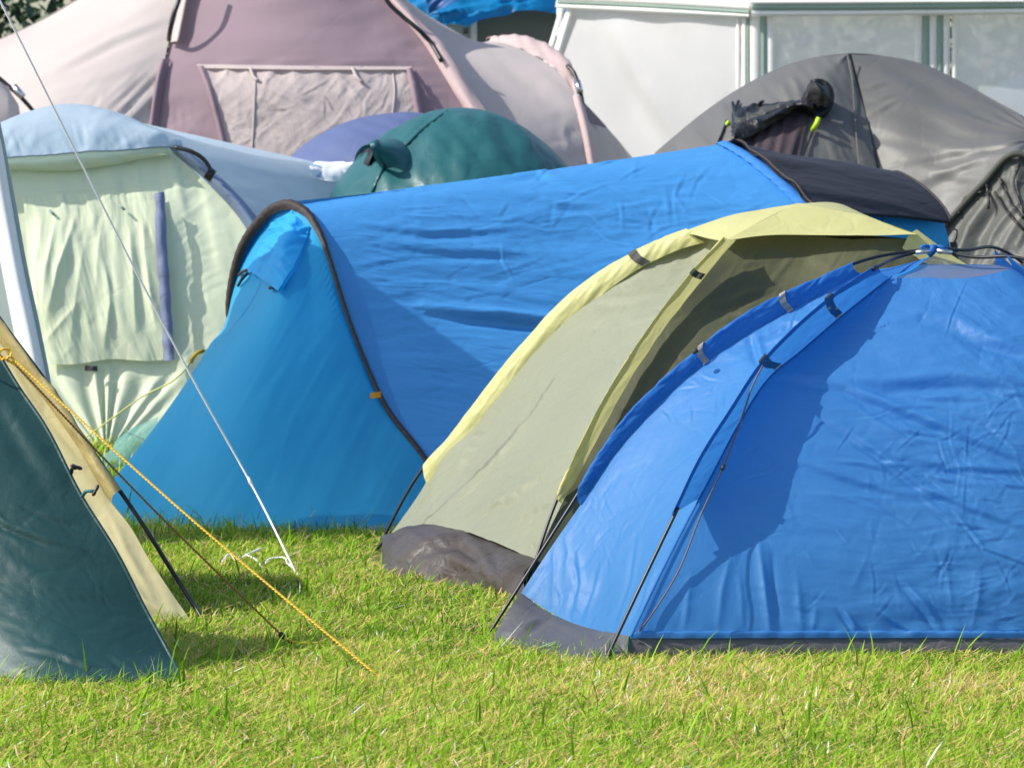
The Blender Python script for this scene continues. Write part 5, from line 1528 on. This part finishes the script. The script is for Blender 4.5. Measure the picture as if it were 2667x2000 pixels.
# ------------------------------------------------------------------ azure tent at the top
def build_azure():
    t = thing('family_tent', (.1, 33, 0), 'bright azure tent with grey doorway at the top centre behind the pink tent', 'tent')
    d = 33.0
    top = np.array([U(960, -260, d + .6), U(1200, -300, d + .6), U(1500, -260, d + .6), U(1640, -200, d + .6)])
    m = np.array([U(960, -80, d), U(1120, -60, d - .1), U(1300, -60, d - .1), U(1480, -60, d), U(1650, -40, d)])
    h = np.array([U(950, 30, d - .1), U(1092, 48, d - .3), U(1150, 58, d - .38), U(1212, 76, d - .4), U(1256, 57, d - .36), U(1320, 40, d - .3), U(1400, 32, d - .25), U(1470, 38, d - .2), U(1650, 90, d - .2)])
    sheet('canopy', loft([cr(top, 90), cr(m, 90), cr(h, 90)], 60), M['azure'], t, lambda u, v, x, y: wr(x, y, -14, 130, 22, .035, 541, 2, True) * np.clip((u - .4) * 3, 0, 1))
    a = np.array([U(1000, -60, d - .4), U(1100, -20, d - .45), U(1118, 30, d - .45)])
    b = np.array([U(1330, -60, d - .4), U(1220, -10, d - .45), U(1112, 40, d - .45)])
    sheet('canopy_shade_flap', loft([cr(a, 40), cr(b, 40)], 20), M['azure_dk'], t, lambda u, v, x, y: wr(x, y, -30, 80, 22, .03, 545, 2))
    tab = np.stack([np.array([U(x, y, d - .5) for x in (1078, 1095, 1112)]) for y in (30, 54)])
    sheet('corner_tab', tab, M['azure'], t)
    def panel(name, x0, x1, y0, dd, mat):
        A_ = np.array([U(x0, y0, dd), U(x0, 830, dd)])
        B_ = np.array([U(x1, y0, dd), U(x1, 830, dd)])
        A_[1][2] = B_[1][2] = 0
        sheet(name, loft([cr(A_, 30), cr(B_, 30)], 30), mat, t, lambda u, v, x, y: wr(x, y, 85, 200, 40, .02, 549, 2))
    panel('doorway', 1240, 1660, 20, d + .1, M['door_grey'])
    panel('side_panel', 1060, 1226, 20, d + .02, M['silver_gr'])
    panel('door_border', 1226, 1242, 20, d, M['gaz_w'])
    tube('canopy_cord', np.array([U(1212, 74, d - .4), U(1213, 90, d - .4)]), .02, M['strap_dk'], t)
    bk = np.array([(-.9, 35.5, 0), (-.8, 35.5, 2.0), (.9, 35.5, 2.0), (1.0, 35.5, 0)])
    sheet('roof', loft([cr(top, 30), cr(np.array([(-.9, 35.5, 2.), (0, 35.5, 2.1), (1., 35.5, 2.)]), 30)], 10), M['azure'], t)


# ------------------------------------------------------------------ hedge
def build_hedge():
    t = thing('hedge', (-2, 40, 0), 'dark leafy hedge with a few brown leaves behind the pink tent at the top left', 'hedge')
    lm, nt, N, L, B, O = new_mat('hedge_leaf')
    at = N.new('ShaderNodeAttribute')
    at.attribute_name = 'tint'
    rp = N.new('ShaderNodeValToRGB')
    e = rp.color_ramp.elements
    e[0].color = (.012, .035, .014, 1)
    e[1].position, e[1].color = .85, (.05, .12, .04, 1)
    q = e.new(.95)
    q.color = (.22, .09, .04, 1)
    L.new(at.outputs['Fac'], rp.inputs[0])
    L.new(rp.outputs[0], B.inputs['Base Color'])
    B.inputs['Roughness'].default_value = .5
    R = np.random.default_rng(77)
    n = 26000
    x = R.uniform(-9, 9, n)
    y = 40 + R.normal(0, .7, n)
    top = 3.4 + .5 * vnoise(x * .8, x * 0, 61)
    z = R.random(n)**.8 * top
    y = y + .4 * vnoise(x * 1.5, z * 1.5, 62)
    s = R.uniform(.05, .12, n)
    nr = R.normal(size=(n, 3))
    nr /= np.linalg.norm(nr, axis=1, keepdims=True)
    tg = np.cross(nr, R.normal(size=(n, 3)))
    tg /= np.linalg.norm(tg, axis=1, keepdims=True)
    bt = np.cross(nr, tg)
    c = np.stack([x, y, z], 1)
    v = np.stack([c - tg * s[:, None], c + bt * s[:, None] * .45, c + tg * s[:, None], c - bt * s[:, None] * .45], 1).reshape(-1, 3)
    o = raw('foliage', v, (np.arange(n)[:, None] * 4 + np.arange(4)).tolist(), lm, t, smooth=False)
    ti = np.clip(.4 + .3 * vnoise(x * 2, z * 2, 63) + R.normal(0, .15, n), 0, .86)
    br = (R.random(n) < .04) | ((np.hypot(x + 4.2, z - 2.05) < .16) & (R.random(n) < .6))
    ti[br] = 1
    a = o.data.attributes.new('tint', 'FLOAT', 'POINT')
    a.data.foreach_set('value', np.repeat(ti.astype(np.float32), 4))
    for k in range(9):
        xx = -8 + 2 * k + random.uniform(-.4, .4)
        tube('trunk', cr(np.array([(xx, 40.1, 0), (xx + .1, 40, 1), (xx - .1, 40.1, 2.4)]), 12), np.linspace(.09, .03, 12), M['bark'], t)


# ------------------------------------------------------------------ ropes
def build_ropes():
    gp = 'guy ropes pegged into the grass'
    k = U(14, 922, 12.44)
    e = G(1004, 1776)
    m = (k + e) / 2 + np.array([0, 0, -.012])
    o = rope('guy_rope', cr(np.array([k + [.008, -.01, 0], m, e]), 60), .0031, M['cord_y'], None, .022)
    props(o, 'bright yellow twisted rope slanting from the dark green tent to the front grass', 'rope', gp)
    k2 = U(30, 940, 12.5)
    s1 = U(735, 1655, 12.58)
    o = rope('guy_rope', cr(np.array([k2, (k2 + s1) / 2 + [0, 0, -.012], s1]), 60), .003, M['cord_b'], None, .02)
    props(o, 'brownish rope with black slider running just below the bright yellow rope', 'rope', gp)
    a, b = U(728, 1647, 12.57), U(740, 1661, 12.57)
    tube('rope_slider', np.array([a, (a + b) / 2, b]), [.006, .0095, .006], M['black'], o)
    a, b = U(750, 1664, 12.56), U(763, 1672, 12.56)
    tube('rope_slider', np.array([a, (a + b) / 2, b]), [.005, .0075, .005], M['black'], o)
    q = np.array([U(738, 1658, 12.57), U(762, 1670, 12.55), U(800, 1673, 12.6), G(850, 1664)])
    rope('rope_tail', cr(q, 20), .003, M['cord_y'], o, .02)
    # knot where both ropes leave the tent
    V = []
    pts = np.array([k + np.array([.016 * math.cos(a_), -.012 + .012 * math.sin(a_ * 2), .014 * math.sin(a_)]) for a_ in np.linspace(0, 9, 40)])
    kn = rope('rope_knot', pts, .0036, M['cord_y'], None, .022)
    bpy.data.objects.remove(kn)
    kn = rope('rope_knot', np.concatenate([[k + [-.16, .02, .0]], pts, [k + [.03, -.012, -.03]]]), .0036, M['cord_y'], bpy.data.objects['guy_rope'], .022)
    # long white cord
    top, bot = U(-40, -75, 14.6), G(776, 1502)
    o = tube('guy_rope', cr(np.array([top + (top - bot) * .35, top, U(520, 1020, 15.0), U(652, 1256, 15.02), bot]), 60), .0034, M['cord_w'], None, 8)
    props(o, 'long thin white cord crossing the picture from the top left corner to the grass', 'rope', gp)
    c = U(652, 1256, 15.02)
    tube('cord_joint', np.array([c + [-.008, 0, .018], c, c + [.008, 0, -.018]]), [.0036, .0062, .0036], M['cord_w'], o)
    tail = np.array([bot + [0, 0, 0.007], G(750, 1488) + [0, 0, 0.025], G(722, 1477) + [0, 0, 0.032], G(700, 1478) + [0, 0, 0.028], G(690, 1482) + [0, 0, 0.007], G(660, 1470) + [0, 0, 0.021], G(642, 1468) + [0, 0, 0.028], G(618, 1470) + [0, 0, 0.014], G(600, 1466) + [0, 0, 0.029], G(578, 1474) + [0, 0, 0.014]])
    tube('cord_tail', cr(tail, 60), .0032, M['cord_w'], o, 6)
    tube('cord_tail', cr(np.array([G(640, 1468) + [0, 0, 0.028], G(665, 1462) + [0, 0, 0.035], G(680, 1450) + [0, 0, 0.028]]), 20), .004, M['cord_w'], o, 6)
    # yellow cord from the tunnel tent's porch to the ground behind
    p0, p1 = U(531, 915, 18.0), U(250, 1120, 19.6)
    g1 = p0 + (p1 - p0) * 1.35
    o = rope('guy_rope', cr(np.array([p0 + [.02, -.02, .01], U(505, 927, 17.95), U(497, 941, 18.0), U(360, 1040, 18.8), p1, g1]), 60), .0032, M['cord_l'], None, .03)
    props(o, 'pale yellow cord tied to the cyan porch, crossing the pale green tent', 'rope', gp)
    tube('rope_knot', cr(np.array([U(529, 914, 17.9), U(515, 918, 17.88), U(503, 930, 17.9), U(498, 942, 17.95)]), 14), .008, M['cord_y'], o)


M['tunnel_pale'] = fabric('tunnel_pale_strip', (70, 140, 215), .5, .25, .2, 9)
M['gaz_w2'] = fabric('gazebo_roof', (228, 230, 226), .6, .55, .1, 3, .3)
M['grey_lt2'] = fabric('dark_grey_lining', (58, 59, 58), .5, 0, .3, 9, .3)
M['roof_net'] = fabric('white_roof_netting', (225, 228, 230), .7, .3, .1, 4, .2, see=.2)
M['yel_sleeve'] = fabric('yellow_sleeve_nylon', (208, 202, 136), .5, .35, .22, 8, .3)
M['bark'] = plain('hedge_bark', (60, 46, 34), .9, 0, .6, 30)

build_silver()
build_tunnel()
build_pale()
build_pink()
build_small()
build_grey()
build_gazebo()
build_azure()
build_hedge()
build_green()
build_olive()
build_dome()
build_ropes()
build_grass()
bpy.context.view_layer.update()
